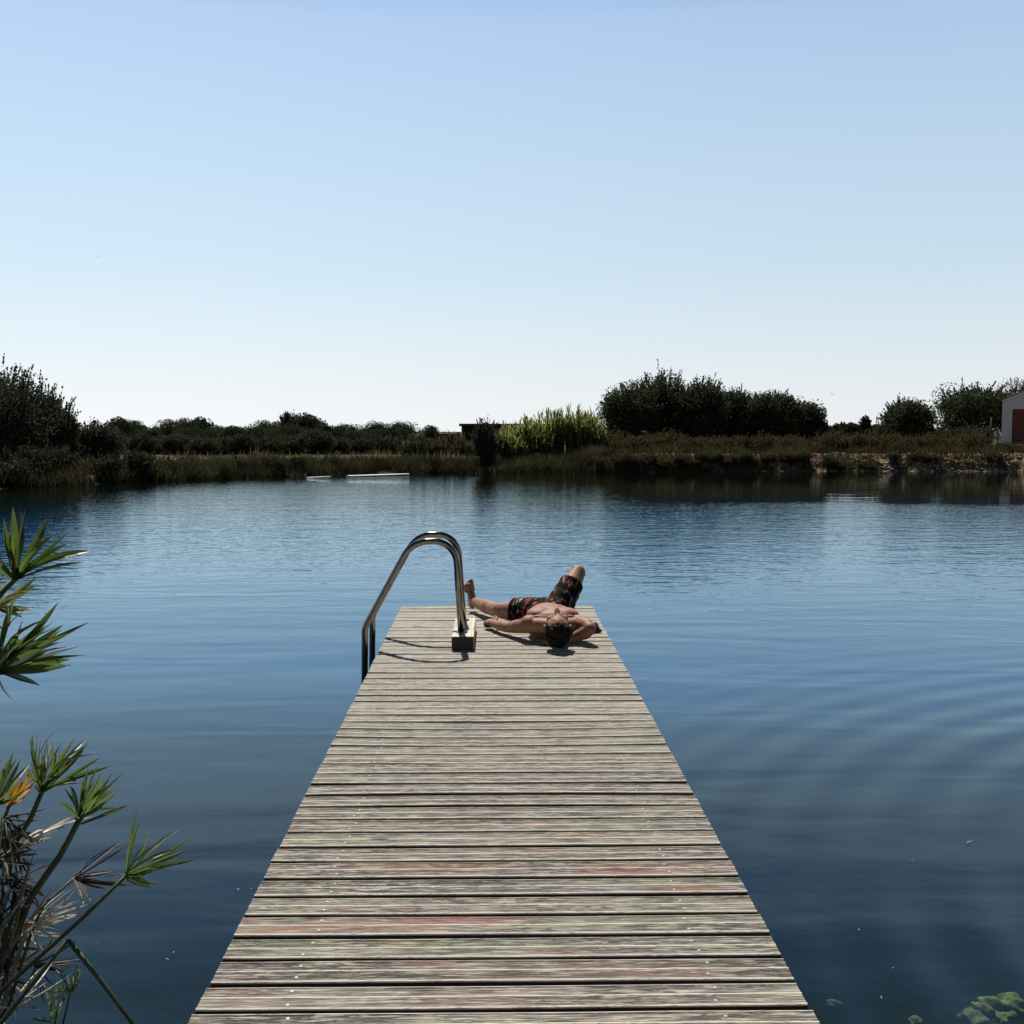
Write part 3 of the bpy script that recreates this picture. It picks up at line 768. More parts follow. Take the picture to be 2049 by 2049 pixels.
def tree(name, label, group, loc, height, width, seed, mat='tree', style='round', leaf=0.16, cat='tree', low=0.10):
    rng = np.random.default_rng(seed)
    root = tag(empty(name, loc, float(rng.uniform(0, 6.28))), label, cat, group)
    H = height; rx = width / 2
    if style == 'pine':
        zc = H * 0.64; rz = H * 0.37
        C, sh = crown_points(rng, rx * .92, rx * .92, rz, 62, 210, rx * 0.40, 0.15, 0.75)
        C[:, 2] += zc
        up = (0, 0, .5)
        tr = trunk_mesh(H * .55, 0.07 * H / 2.3, rx * .6, rng, H * .3)
    elif style == 'cone':
        n = 15000
        u = rng.random(n) ** 0.9; zz = u * H; th = rng.uniform(0, 6.283, n)
        lob = 1 + .22 * np.sin(zz * 5.3 + 2 * np.sin(th + 1)) + .15 * np.sin(3 * th + zz * 2.5)
        rr = rx * np.clip(1.02 - u ** 1.7, .02, 1) ** .8 * rng.random(n) ** .45 * lob
        C = np.stack([rr * np.cos(th), rr * np.sin(th), zz * .93], 1); sh = rng.random(n) ** 1.5
        for i in range(46):
            d = rng.normal(size=3) * .35 + np.array([0, 0, 1.0]); z0 = H * rng.uniform(.55, .86); q = rx * np.clip(1.0 - (z0 / H) ** 1.7, .05, 1) * rng.uniform(.3, 1); a_ = rng.uniform(0, 6.28)
            ss = rng.random((30, 1)); C = np.concatenate([C, np.array([q * math.cos(a_), q * math.sin(a_), z0]) + d * ss * H * .16 + rng.normal(size=(30, 3)) * .03]); sh = np.concatenate([sh, rng.uniform(0, .6, 30)])
        up = (0, 0, 1.2); tr = trunk_mesh(H * .7, .05, rx * .5, rng, H * .3)
    else:
        zc = H * (0.5 + low * .5); rz = H * (0.5 - low * .5)
        k, per = {'round': (120, 190), 'twiggy': (70, 170), 'feather': (150, 260)}[style]
        C, sh = crown_points(rng, rx * .90, rx * .90, rz * .88, k, per, rx * 0.32, 0.20)
        C[:, 2] = C[:, 2] + zc
        low_m = C[:, 2] < H * .45          # fuller skirt
        C[low_m, 0] *= 1.10; C[low_m, 1] *= 1.10
        # leafy sprays reaching out of the outline
        ns = 90 if style == 'round' else 150
        for i in range(ns):
            d = rng.normal(size=3); d[2] = abs(d[2]) * (1.0 if style == 'round' else 1.6); d /= np.linalg.norm(d)
            base = np.array([0, 0, zc]) + d * np.array([rx, rx, rz]) * .70
            dirv = d * .7 + np.array([0, 0, .9 if style != 'round' else .45]) + rng.normal(size=3) * .22
            L = rng.uniform(.12, .27) * H * (.85 if style == 'round' else .85); m = 40 if style == 'round' else 46
            s = rng.random(m)[:, None] ** 1.2
            C = np.concatenate([C, base + dirv * s * L + rng.normal(size=(m, 3)) * .045 * (1.25 - s) * H / 5]); sh = np.concatenate([sh, rng.uniform(.1, .8, m)])
        up = (0, 0, .35) if style == 'round' else (0, 0, 1.0)
        tr = trunk_mesh(H * .5, 0.045 * H / 2, rx * .9, rng, H * .5)
    keep = C[:, 2] > 0.05; C = C[keep]; sh = sh[keep]
    V = quads(C, leaf, rng, up, .6 if style != 'cone' else .35)
    np_mesh('crown', V, 4, M[mat], root, {'shade': np.repeat(sh, 4)})
    tr.build('trunk', M['bark'], root, True)
    return root

def place(px, Y, top):
    """ground point under pixel column px at distance Y, and the height that reaches pixel row top"""
    p = at(px, top, Y); g = gz(p.x, p.y); return (p.x, p.y, g - 0.03), p.z - g
def wid(px, Y): return px * Y / F

# left bank
loc, h = place(2, 50, 752); tree('willow_tree', 'largest dark willow at the left edge with feathery upright twigs', None, loc, h, wid(232, 50), 11, 'tree2', 'feather', .125, low=.02)
loc, h = place(98, 52, 800); tree('willow_tree', 'lower rounded shoulder of willow right beside the feathery one', None, loc, h, wid(112, 52), 12, 'tree2', 'feather', .11, low=.02)
loc, h = place(192, 54, 846); tree('loose_tree', 'loose airy small tree between the left willows and the pine row', None, loc, h, wid(118, 54), 13, 'tree2', 'round', .11, low=.02)

# row of umbrella pines
pines = [(262, 846, 58, 96), (279, 876, 50, 80), (318, 858, 50, 98), (357, 842, 68, 96), (353, 872, 56, 79), (398, 850, 56, 99), (409, 880, 54, 78), (447, 856, 56, 97),
         (446, 877, 44, 81), (487, 877, 48, 80), (489, 859, 52, 100), (536, 846, 60, 96), (576, 862, 50, 99), (612, 844, 68, 97), (632, 865, 60, 82), (664, 866, 44, 100),
         (693, 853, 62, 96), (727, 868, 48, 100), (752, 851, 54, 95), (778, 874, 40, 99), (803, 849, 56, 94), (240, 850, 50, 90), (300, 862, 54, 92), (378, 858, 56, 93), (424, 862, 50, 93), (468, 864, 52, 92), (512, 858, 52, 93), (558, 858, 56, 92), (590, 856, 50, 93), (648, 860, 54, 92), (710, 864, 50, 92), (738, 864, 46, 91), (768, 862, 46, 93), (790, 866, 44, 92)]
lab = 'umbrella pine with rounded dark crown in the row beyond the left bank'
protos = []
for i, (px, top, w, Y) in enumerate(pines):
    loc, h = place(px, Y, top)
    front = Y < 85; w *= 1.22
    if i < 4:
        r = tree('umbrella_pine', lab, 'umbrella pines in a row beyond the left bank', loc, h, wid(w, Y), 30 + i, 'pine', 'pine', .13)
        protos.append((r, h, wid(w, Y)))
    else:
        r0, h0, w0 = protos[i % 4]
        r = copy_tree(r0); r.location = loc; r.rotation_euler = (0, 0, i * 1.7)
        r.scale = (wid(w, Y) / w0, wid(w, Y) / w0, h / h0)
    r['label'] = 'small umbrella pine of the front rank, round crown on a short stem' if front else 'taller umbrella pine of the back rank forming the left skyline'
for px, top in ((576, 838),):
    loc, h = place(px, 98, top); tree('slender_tree', 'thin wispy treetop poking above the pine row', None, loc, h, wid(26, 98), 51, 'tree2', 'twiggy', .14, low=.3)
loc, h = place(858, 104, 857); tree('umbrella_pine', 'lone small pine between the pine row and the low shed', None, loc, h, wid(46, 104), 52, 'pine', 'pine', .13)

for i in range(30):
    px = 232 + 580 * (i + rnd.uniform(-.3, .3)) / 30; Y = rnd.uniform(84, 89); p = at(px, 880, Y); g = gz(p.x, p.y)
    PINE_UNDER = globals().setdefault('PINE_UNDER', []); PINE_UNDER.append((p.x, p.y, g - .1))
# dark conical shrub standing at the water
loc, h = place(970, 61, 852); tree('conical_shrub', 'dark conical tamarisk shrub standing at the far waterline', None, loc, h, wid(52, 61), 61, 'tree2', 'twiggy', .09, 'shrub', low=0.0)

# big trees right of the centre
big = [(1262, 764, 125, 75, 'leftmost tree of the big dark clump, beside the yellow-green cane'),
       (1325, 740, 140, 77, 'tallest tree of the big dark clump right of the cane'),
       (1402, 758, 120, 75, 'dark tree right of the tallest one in the big clump'),
       (1470, 780, 120, 77, 'flat topped dark tree in the middle of the big clump'),
       (1545, 782, 125, 75, 'dark tree near the right end of the big clump'),
       (1608, 806, 105, 76, 'rightmost lower tree ending the big dark clump, next to open sky')]
for i, (px, top, w, Y, lb) in enumerate(big):
    loc, h = place(px, Y, top); tree('broadleaf_tree', lb, 'trees in the big clump on the right bank', loc, h, wid(w, Y), 70 + i, 'tree', 'round', .145, low=0.0)
loc, h = place(1815, 78, 799); tree('broadleaf_tree', 'medium loose crowned tree standing alone left of the tree by the barn', None, loc, h, wid(112, 78), 81, 'tree', 'round', .155, low=0.0)
loc, h = place(1950, 84, 770); tree('broadleaf_tree', 'large round dark tree behind the left side of the barn', 'trees behind the barn', loc, h, wid(165, 84), 82, 'tree', 'round', .18, low=0.0)
loc, h = place(2045, 90, 764); tree('broadleaf_tree', 'large dark tree rising directly behind the barn roof', 'trees behind the barn', loc, h, wid(180, 90), 83, 'tree', 'round', .15, low=0.0)
# far trees seen in the gap
for i, (px, top, w, st) in enumerate(((1683, 847, 36, 'round'), (1708, 848, 30, 'pine'), (1732, 836, 18, 'round'), (1755, 852, 40, 'round'))):
    loc, h = place(px, 135, top)
    tree('distant_tree', ('pointed far tree at left of the sky gap', 'rounded far tree in the middle of the sky gap', 'narrow pointed far tree in the sky gap', 'low far tree at right of the sky gap')[i],
         'far trees in the gap on the right', loc, h, wid(w, 135), 90 + i, 'tree', st, .25)

# giant cane
def blade_set(n, rng, fx, fy, hmin, hmax, width, lean, nleaf=7, leaf_len=0.55):
    """upright canes with arching leaves: strips as quads"""
    P = []; sh = []
    for i in range(n):
        x, y = rng.uniform(-fx, fx), rng.uniform(-fy, fy)
        H = rng.uniform(hmin, hmax) * (1 - .45 * (x / fx) ** 2 if fx > .3 else 1)
        ln = rng.normal(size=2) * lean
        tip = np.array([x + ln[0] * H, y + ln[1] * H, H]); base = np.array([x, y, 0.0])
        w = np.array([width * .5, 0, 0]); P += [base - w, base + w, tip + w * .3, tip - w * .3]; sh += [rng.uniform(0, .6)] * 4
        for k in range(nleaf):
            u = rng.uniform(.30, 1.0); p = base + (tip - base) * u
            a = rng.uniform(0, 6.283); d = np.array([math.cos(a), math.sin(a), 0]); side = np.array([-d[1], d[0], 0]) * width * .8
            L = leaf_len * rng.uniform(.6, 1.2); s = rng.uniform(0, 1)
            m = p + d * L * .20 + np.array([0, 0, L * .6]); e = p + d * L * rng.uniform(.35, .75) + np.array([0, 0, L * rng.uniform(.55, 1.15)])
            P += [p - side, p + side, m + side, m - side, m - side, m + side, e + side * .1, e - side * .1]; sh += [s] * 8
    return np.array(P), np.array(sh)
canes = [(1012, 66, 862, 70, 'cane clump at the left end of the thicket, lower than the rest'), (1050, 67, 836, 95, 'cane clump left of the middle of the yellow-green thicket'),
         (1100, 68, 824, 100, 'cane clump in the middle of the yellow-green thicket'), (1150, 68, 818, 100, 'tallest cane clump, right of the middle of the thicket'), (1176, 69, 830, 56, 'cane clump touching the big dark trees')]
for i, (px, Y, top, w, lb) in enumerate(canes):
    loc, h = place(px, Y, top); rng = np.random.default_rng(200 + i)
    P, sh = blade_set(230, rng, wid(w, Y) * .60, .9, h * .60, h * 1.05, .045, .05, 8, .48)
    o = np_mesh('giant_cane', P, 4, M['cane'], None, {'shade': sh}); o.location = loc
    tag(o, lb, 'cane', 'giant cane thicket on the far bank')
for i, (px, w, top, lb) in enumerate(((845, 60, 868, 'pale tufted grass clump left of the shed'), (905, 70, 866, 'pale tufted grass clump in front of the shed'))):
    loc, h = place(px, 68, top); rng = np.random.default_rng(230 + i)
    P, sh = blade_set(130, rng, wid(w, 68) * .7, .7, h * .5, h, .035, .14, 7, .5)
    o = np_mesh('tall_grass', P, 4, M['scrub'], None, {'shade': sh}); o.location = loc
    tag(o, lb, 'grass clump', 'tall grass clumps by the shed')

# low bushes along the banks
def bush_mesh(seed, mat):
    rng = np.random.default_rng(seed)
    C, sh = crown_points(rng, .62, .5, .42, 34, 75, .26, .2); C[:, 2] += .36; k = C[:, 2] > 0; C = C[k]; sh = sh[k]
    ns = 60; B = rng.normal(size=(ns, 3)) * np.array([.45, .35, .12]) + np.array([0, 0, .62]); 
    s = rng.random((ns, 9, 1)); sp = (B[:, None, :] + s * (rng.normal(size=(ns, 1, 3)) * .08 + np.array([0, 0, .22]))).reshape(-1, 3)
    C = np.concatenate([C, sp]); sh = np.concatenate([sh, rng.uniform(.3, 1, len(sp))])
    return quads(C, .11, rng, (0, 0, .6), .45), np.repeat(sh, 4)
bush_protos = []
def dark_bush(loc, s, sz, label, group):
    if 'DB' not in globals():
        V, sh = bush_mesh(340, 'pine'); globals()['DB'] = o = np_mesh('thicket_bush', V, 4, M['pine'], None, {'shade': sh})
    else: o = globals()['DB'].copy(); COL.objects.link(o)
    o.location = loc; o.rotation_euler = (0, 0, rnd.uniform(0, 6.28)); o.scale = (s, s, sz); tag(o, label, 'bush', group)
def bush(loc, s, sz, label, group):
    i = rnd.randrange(4)
    if len(bush_protos) < 4:
        V, sh = bush_mesh(300 + len(bush_protos), 'scrub')
        o = np_mesh('low_bush', V, 4, M['scrub'], None, {'shade': sh}); bush_protos.append(o)
    else:
        o = bush_protos[i].copy(); COL.objects.link(o)
    o.location = loc; o.rotation_euler = (0, 0, rnd.uniform(0, 6.28)); o.scale = (s, s, sz)
    tag(o, label, 'bush', group)
for i in range(58):
    px = 1205 + (2070 - 1205) * (i + rnd.uniform(-.3, .3)) / 58
    Y = rnd.uniform(67.2, 71.5); p = at(px, 900, Y); g = gz(p.x, p.y)
    s = rnd.uniform(.8, 1.35) * (.45 if px > 1975 else 1)
    bush((p.x, p.y, g - .05), s, s * rnd.uniform(.75, 1.1), 'low olive scrub bush on top of the right earth bank', 'low bushes on top of the right bank')
for i in range(44):
    px = 1180 + (500 * (i + rnd.uniform(-.4, .4)) / 30 if i < 30 else 500 + 380 * (i - 30) / 14)
    th = None; q = on_water(px, 938); 
    th = math.atan2(q.y - CY, q.x - CX); r = r_shore(th) + rnd.uniform(.15, .95); x = CX + r * math.cos(th); y = CY + r * math.sin(th)
    if px > 1640 and rnd.random() < .72: continue
    s = rnd.uniform(.45, .85)
    bush((x, y, gz(x, y) - .06), s * 1.25, s * .9, 'small dark bush growing on the face of the right earth bank', 'bushes on the face of the right bank')
for i in range(22):
    px = 10 + 950 * (i + rnd.uniform(-.4, .4)) / 22
    q = on_water(px, 955 + max(0, (260 - px)) * .08); th = math.atan2(q.y - CY, q.x - CX); r = r_shore(th) + rnd.uniform(1.2, 5.0); x = CX + r * math.cos(th); y = CY + r * math.sin(th)
    s = rnd.uniform(.7, 1.25) * (1.15 if px < 220 else .85)
    bush((x, y, gz(x, y) - .06), s, s * .85, 'brown green scrub bush among the grass of the left bank', 'bushes on the left bank')

for i in range(15):
    px = (20, 70, 110, 165, 210, 275, 330, 420, 500, 573, 640, 720, 800, 860, 910)[i]; q = on_water(px, 955 + max(0, 260 - px) * .08); th = math.atan2(q.y - CY, q.x - CX); r = r_shore(th) + rnd.uniform(.4, 1.6)
    x = CX + r * math.cos(th); y = CY + r * math.sin(th); k_ = rnd.uniform(.75, 1.15) * (1.5 if px < 240 else .9 if px != 573 else 1.3)
    dark_bush((x, y, gz(x, y) - .08), k_, k_ * rnd.uniform(.8, 1.15), 'dark rounded bush at the left waterline', 'dark bushes at the left waterline')
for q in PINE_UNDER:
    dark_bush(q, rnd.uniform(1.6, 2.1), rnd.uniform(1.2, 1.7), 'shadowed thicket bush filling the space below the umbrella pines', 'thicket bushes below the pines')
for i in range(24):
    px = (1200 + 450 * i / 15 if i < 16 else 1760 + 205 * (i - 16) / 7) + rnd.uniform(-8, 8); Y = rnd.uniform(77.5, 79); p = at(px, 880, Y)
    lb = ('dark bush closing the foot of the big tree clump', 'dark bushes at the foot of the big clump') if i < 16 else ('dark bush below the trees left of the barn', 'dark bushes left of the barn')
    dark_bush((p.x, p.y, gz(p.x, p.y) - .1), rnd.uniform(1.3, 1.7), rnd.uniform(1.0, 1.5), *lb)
# grass: too many blades to count
def grass(name, n, th0, th1, t0, t1, hmin, hmax, w, mat, seed, lean=.18, patch=0.0):
    rng = np.random.default_rng(seed); P = []; sh = []
    while len(P) < n * 4:
        th = rng.uniform(th0, th1); tt = t0 + (t1 - t0) * rng.random() ** 1.2; r = r_shore(th) + tt
        x = CX + r * math.cos(th); y = CY + r * math.sin(th)
        pn = noise.noise(Vector((x * .6, y * .6, seed)))
        if pn < patch - .4: continue
        z = max(gz(x, y), WZ - .25) - .02; H = rng.uniform(hmin, hmax) * (1 + .6 * pn); a = rng.uniform(0, 6.283); s = w * rng.uniform(.6, 1.3) * .5
        side = np.array([math.cos(a) * s, math.sin(a) * s, 0]); tip = np.array([x + rng.normal() * lean * H, y + rng.normal() * lean * H, z + H]); b = np.array([x, y, z])
        m = b * .45 + tip * .55 + np.array([0, 0, .06 * H])
        P += [b - side, b + side, m + side * .8, m - side * .8, m - side * .8, m + side * .8, tip + side * .1, tip - side * .1]
        v = float(np.clip(.42 + 1.5 * pn + rng.uniform(-.3, .3), 0, 1)); sh += [v] * 8
    o = np_mesh(name, np.array(P), 4, M[mat], None, {'shade': sh}); tag(o, kind='stuff'); return o
def thp(px, py): q = on_water(px, py); return math.atan2(q.y - CY, q.x - CX)
thL0, thL1 = thp(-70, 985), thp(1230, 945)
if thL0 < thL1: thL0, thL1 = thL0, thL1
a, b_ = sorted((thL0, thL1))
tag(grass('bank_grass', 42000, a, b_, -.25, 3.6, .28, .72, .04, 'grass', 5, .32, .1), 'dark green brown grass and sedge along the left waterline', 'grass')
tag(grass('dry_grass', 4500, a, b_, 3.0, 9.0, .35, .75, .05, 'dry', 6, .22, .45), 'dry golden grass behind the left bank', 'grass')
a2, b2 = sorted((thp(1180, 945), thp(2120, 944)))
tag(grass('scrub_grass', 16000, a2, b2, 1.1, 6.0, .2, .6, .04, 'grass', 8, .32), 'olive grass between the bushes on the right bank', 'grass')
tag(grass('bank_weeds', 3500, a2, b2, .05, 1.1, .15, .45, .05, 'grass', 9, .25, .42), 'weeds hanging on the face of the right earth bank', 'weeds')

# loose stones on the raw bank
def stones():
    rng = np.random.default_rng(17); mb = MB()
    for i in range(420):
        th = rng.uniform(a2, a2 + (b2 - a2) * .42); r = r_shore(th) + rng.uniform(-.1, 1.3); x = CX + r * math.cos(th); y = CY + r * math.sin(th)
        s = rng.uniform(.03, .11) * (1.3 if rng.random() < .1 else 1)
        mb.ell((x, y, gz(x, y) + s * .2), (s * rng.uniform(.7, 1.5), s * rng.uniform(.7, 1.3), s * rng.uniform(.5, .9)), Matrix.Rotation(rng.uniform(0, 6), 3, 'Z'), 7, 5)
    tag(mb.build('bank_stones', plain_mat('bank_stone', (.22, .16, .115), (.46, .38, .29), 8, .95, .02), None), 'loose tan stones and clods on the raw right bank', 'stones', kind='stuff')
stones()

# ------------------------------------------------------------------ buildings on the far bank
M['white_wall'] = plain_mat('whitewash', (0.76, 0.73, 0.76), (0.82, 0.79, 0.81), 2.0, .9, .01)
M['red_door'] = plain_mat('red_painted_boards', (0.17, 0.045, 0.035), (0.24, 0.065, 0.05), 5, .7, .004)
M['dark_wood'] = plain_mat('dark_timber', (0.03, 0.026, 0.022), (0.07, 0.06, 0.05), 5, .9, .01)
M['roof_tile'] = plain_mat('clay_roof', (0.24, 0.13, 0.09), (0.40, 0.25, 0.18), 7, .9, .02)
M['grey_metal'] = plain_mat('galvanised_metal', (0.30, 0.31, 0.32), (0.42, 0.43, 0.44), 8, .5, .003)
def build_barn():
    Y = 76; p0 = at(2006, 800, Y); x0 = p0.x; zg = gz(x0 + 3, Y) - .1
    ze = p0.z - zg; wdt = 7.4; dep = 10; pk = ze + wdt / 2 * math.tan(R(24))
    dz = at(2024, 819, Y).z - zg; dx0 = at(2024, 819, Y).x - x0; dw = 3.4
    r = tag(empty('barn', (x0, Y, zg)), 'whitewashed gabled barn with a large dark red door', 'barn')
    V = []; Fc = []
    mb = MB()
    # front gable as a frame round the door opening, so the door sits in a real reveal
    fr = [(0, 0), (dx0, 0), (dx0, dz), (dx0 + dw, dz), (dx0 + dw, 0), (wdt, 0), (wdt, ze), (wdt / 2, pk), (0, ze)]
    th = .30; n = len(fr)
    mb.add([(x, 0, z) for x, z in fr] + [(x, th, z) for x, z in fr],
           [tuple(range(n))] + [tuple(n + i for i in reversed(range(n)))] + [(i, n + i, n + (i + 1) % n, (i + 1) % n) for i in range(n)])
    r.rotation_euler = (0, 0, R(-27.5))
    bk = [(0, 0), (wdt, 0), (wdt, ze), (wdt / 2, pk), (0, ze)]
    mb.add([(x, dep - th, z) for x, z in bk] + [(x, dep, z) for x, z in bk], [tuple(range(5)), tuple(reversed(range(5, 10)))] + [(i, (i + 1) % 5, 5 + (i + 1) % 5, 5 + i) for i in range(5)])
    for xs in (0, wdt - th): mb.box((xs + th / 2, dep / 2, ze / 2), (th, dep - 2 * th - .004, ze))
    mb.build('wall', M['white_wall'], r)
    sl_ = math.hypot(wdt / 2 + .12, (wdt / 2 + .12) * math.tan(R(24)))
    mb = MB()
    for s in (-1, 1):
        rot = Matrix.Rotation(s * R(24), 3, 'Y')
        c = Vector((wdt / 2, dep / 2, pk + .05)) + rot @ Vector((s * sl_ / 2, 0, 0))
        mb.box(c, (sl_, dep + .16, .07), rot)
    mb.build('roof', M['roof_tile'], r)
    d = MB(); d.box((dx0 + dw / 2, .18, dz / 2), (dw - .01, .06, dz - .01))
    for k in range(9): d.box((dx0 + dw * (k + .5) / 9, .145, dz / 2), (dw / 9 - .03, .012, dz - .06))
    do = d.build('door', M['red_door'], r)
    hb = MB(); hb.tube([(dx0 + .35, .13, 1.0), (dx0 + .35, .08, 1.0), (dx0 + .35, .08, 1.25), (dx0 + .35, .13, 1.25)], .015, 8); hb.build('handle', M['grey_metal'], do)
build_barn()
def build_shed():
    Y = 84; pl = at(923, 848, Y); pr = at(1110, 845, Y); zg = gz(pl.x, Y); H = pl.z - zg; w = pr.x - pl.x
    r = tag(empty('open_shed', (pl.x, Y, zg)), 'dark flat roofed open shed behind the conical shrub', 'shed')
    mb = MB(); mb.box((w / 2, 1.8, H - .05), (w + .3, 4.2, .12)); mb.box((w / 2, -.33, H - .10), (w + .32, .05, .18)); mb.build('roof', M['dark_wood'], r)
    for x in (0.08, w * .33, w * .66, w - .08):
        mb = MB(); mb.box((x, 0, (H - .11) / 2 - .1), (.13, .13, H - .11 + .2)); mb.build('post', M['dark_wood'], r)
    mb = MB(); mb.box((w / 2, 3.5, (H - .12) / 2 - .1), (w - .1, .10, H - .12 + .2)); mb.build('wall', M['dark_wood'], r)
    mb = MB(); mb.box((w / 2 + .4, -.005, (H - .4) / 2), (w - .9, .06, H - .4)); mb.build('side_panel', M['dark_wood'], r)
    pl = at(826, 864, 86); pr = at(925, 862, 86); zg = gz(pl.x, 86); H = pl.z - zg; w = pr.x - pl.x
    r = tag(empty('low_shelter', (pl.x, 86, zg)), 'low dark shelter with a thin flat roof left of the open shed', 'shelter')
    mb = MB(); mb.box((w / 2, .9, H - .04), (w, 2.4, .08)); mb.build('roof', M['dark_wood'], r)
    for x in (.2, w - .3):
        for y in (0, 1.9):
            mb = MB(); mb.box((x, y, (H - .08) / 2 - .1), (.09, .09, H - .08 + .2)); mb.build('post', M['dark_wood'], r)
    mb = MB(); mb.box((w * .62, 1.95, (H - .1) / 2), (w * .66, .06, H - .1)); mb.build('wall', M['dark_wood'], r)
build_shed()
def build_rail():
    Y = 74.6; a = at(1884, 861, Y); b = at(1952, 860, Y); zg = gz(a.x, Y); w = b.x - a.x
    r = tag(empty('rail_fence', (a.x, Y, zg)), 'short pale wooden rail on posts in front of the dark trees by the barn', 'fence')
    mb = MB(); mb.box((w / 2, 0, a.z - zg), (w, .05, .06)); mb.build('rail', M['stalk_dry'], r)
    for x in (.1, w - .1):
        mb = MB(); mb.box((x, .06, (a.z - zg) / 2 - .1), (.08, .07, a.z - zg + .26)); mb.build('post', M['dark_wood'], r)
    p = at(1984, 836, 75); zg = gz(p.x, 75); mb = MB(); h = p.z - zg
    mb.tube([(0, 0, -.3), (0, 0, h * .6), (0.01, 0, h)], [.055, .05, .045], 10); mb.ell((0.01, 0, h), (.05, .05, .03))
    o = mb.build('wooden_post', M['timber'], None, True); o.location = (p.x, 75, zg); tag(o, 'lone grey upright post just left of the barn', 'post')
build_rail()

# ------------------------------------------------------------------ things on the water, birds
M['white_plastic'] = plain_mat('white_plastic', (.72, .72, .70), (.80, .80, .78), 5, .4, .002)
def float_board(pa, pb, label, w, hgt):
    a = on_water(*pa); b = on_water(*pb); L = (b - a).length; d = (b - a) / L
    V = []; N = 18; m = 10
    mb = MB(); pts = []
    for i in range(N + 1):
        u = i / N; ww = w * (max(.04, math.sin(math.pi * (u * .94 + .03))) ** .45); rise = .03 * u
        for k in range(m):
            th = 2 * math.pi * k / m; V.append((L * u, math.cos(th) * ww / 2, rise + math.sin(th) * hgt / 2))
    Fc = [(i * m + k, i * m + (k + 1) % m, (i + 1) * m + (k + 1) % m, (i + 1) * m + k) for i in range(N) for k in range(m)]
    Fc += [tuple(reversed(range(m))), tuple(N * m + k for k in range(m))]
    o = mesh_obj('floating_board', V, Fc, M['white_plastic'], None, True)
    o.location = (a.x, a.y, WZ + hgt * .3); o.rotation_euler = (0, 0, math.atan2(d.y, d.x)); tag(o, label, 'board', 'white boards afloat at the far bank')
float_board((694, 954), (818, 951), 'long white board floating by the grassy far bank', .34, .09)
float_board((613, 956), (662, 955), 'shorter white board afloat left of the long one', .14, .035)
def bird(px, py, Y, label, rz):
    V = [(0, .14, 0), (0, -.16, 0), (.03, 0, .025), (-.03, 0, .025), (0, 0, -.03), (.17, .03, .07), (.34, -.05, .03), (.17, -.05, .065), (-.17, .03, .07), (-.34, -.05, .03), (-.17, -.05, .065), (.03, -.07, .01), (-.03, -.07, .01)]
    Fc = [(0, 2, 4), (0, 4, 3), (0, 3, 2), (1, 4, 2), (1, 3, 4), (1, 2, 3), (2, 5, 7, 11), (5, 6, 7), (3, 12, 10, 8), (8, 10, 9)]
    o = mesh_obj('bird', V, Fc, M['dark_wood']); o.location = at(px, py, Y); o.rotation_euler = (.1, .2, rz); tag(o, label, 'bird', 'birds in the sky'); bevel = None
bird(196, 513, 120, 'tiny dark bird high in the open sky on the left', .8)
bird(1665, 789, 110, 'tiny dark bird low in the sky right of the big tree clump', -.9)
def feather(px, py, L, rz, label, group=None):
    q = on_water(px, py); N = 8; V = []
    for i in range(N + 1):
        u = i / N; x = L * (u - .5); y = .18 * L * math.sin(u * 2.2); w = .07 * L * math.sin(math.pi * (u * .9 + .05)); z = .010 + .05 * L * u * u
        V += [(x, y - w, z), (x, y, z + w * .5), (x, y + w, z), (x, y, z - w * .3)]
    Fc = [(i * 4 + k, i * 4 + (k + 1) % 4, i * 4 + 4 + (k + 1) % 4, i * 4 + 4 + k) for i in range(N) for k in range(4)] + [(3, 2, 1, 0), tuple(N * 4 + k for k in range(4))]
    o = mesh_obj('feather', V, Fc, M['white_plastic'], None, True); o.location = (q.x, q.y, WZ); o.rotation_euler = (0, 0, rz); tag(o, label, 'feather', group)
feather(1941, 1689, .045, .3, 'curled white feather floating near the right edge of the picture')
for i, (px, py, L) in enumerate(((1355, 1028, .10), (1403, 1024, .08), (1209, 1020, .07))):
    feather(px, py, L, i * .8, 'tiny white feather drifting on the ruffled water below the big trees', 'white feathers on the ruffled water')
for i, (px, py) in enumerate(((1826, 1725), (1720, 1865), (478, 1783), (503, 1782), (346, 1910), (333, 1924), (1787, 1942), (1765, 2001))):
    feather(px, py, .014 + .004 * (i % 3), i * 1.1, 'tiny pale speck of down floating on the dark water near the jetty', 'specks of down beside the jetty')

# submerged stones in the shallows, lower right
def rock(px, py, depth, s, seed, label):
    q = on_water(px, py); d = ray(px, py); q = q + d * (depth / -d.z)
    V = []; Fc = []; nu, nv = 28, 16
    for j in range(nv + 1):
        ph = math.pi * j / nv
        for i in range(nu):
            th = 2 * math.pi * i / nu; dv = Vector((math.cos(th) * math.sin(ph), math.sin(th) * math.sin(ph), math.cos(ph)))
            k = 1 + .30 * noise.noise(dv * 1.6 + Vector((seed, 0, 0))) + .12 * noise.noise(dv * 4 + Vector((0, seed, 0)))
            V.append((dv.x * s[0] * k * .82, dv.y * s[1] * k * .82, dv.z * s[2] * k * .82))
    for j in range(nv):
        for i in range(nu): Fc.append((j * nu + i, (j + 1) * nu + i, (j + 1) * nu + (i + 1) % nu, j * nu + (i + 1) % nu))
    o = mesh_obj('submerged_rock', V, Fc, M['algae'], None, True); o.location = (q.x, q.y, q.z); o.rotation_euler = (0, 0, seed); tag(o, label, 'rock', 'algae covered rocks in the shallows')
t = NT('algae_rock'); p = t.coords(); n = t.noise(p, 14, 5, .65); n2 = t.noise(p, 45, 3, .6)
M['algae'] = t.done(t.principled(t.mix(t.ramp(n, .35, .68), (.10, .11, .035), t.mix(n2, (.34, .35, .13), (.56, .58, .28))), .9, t.bump(n, .02)))
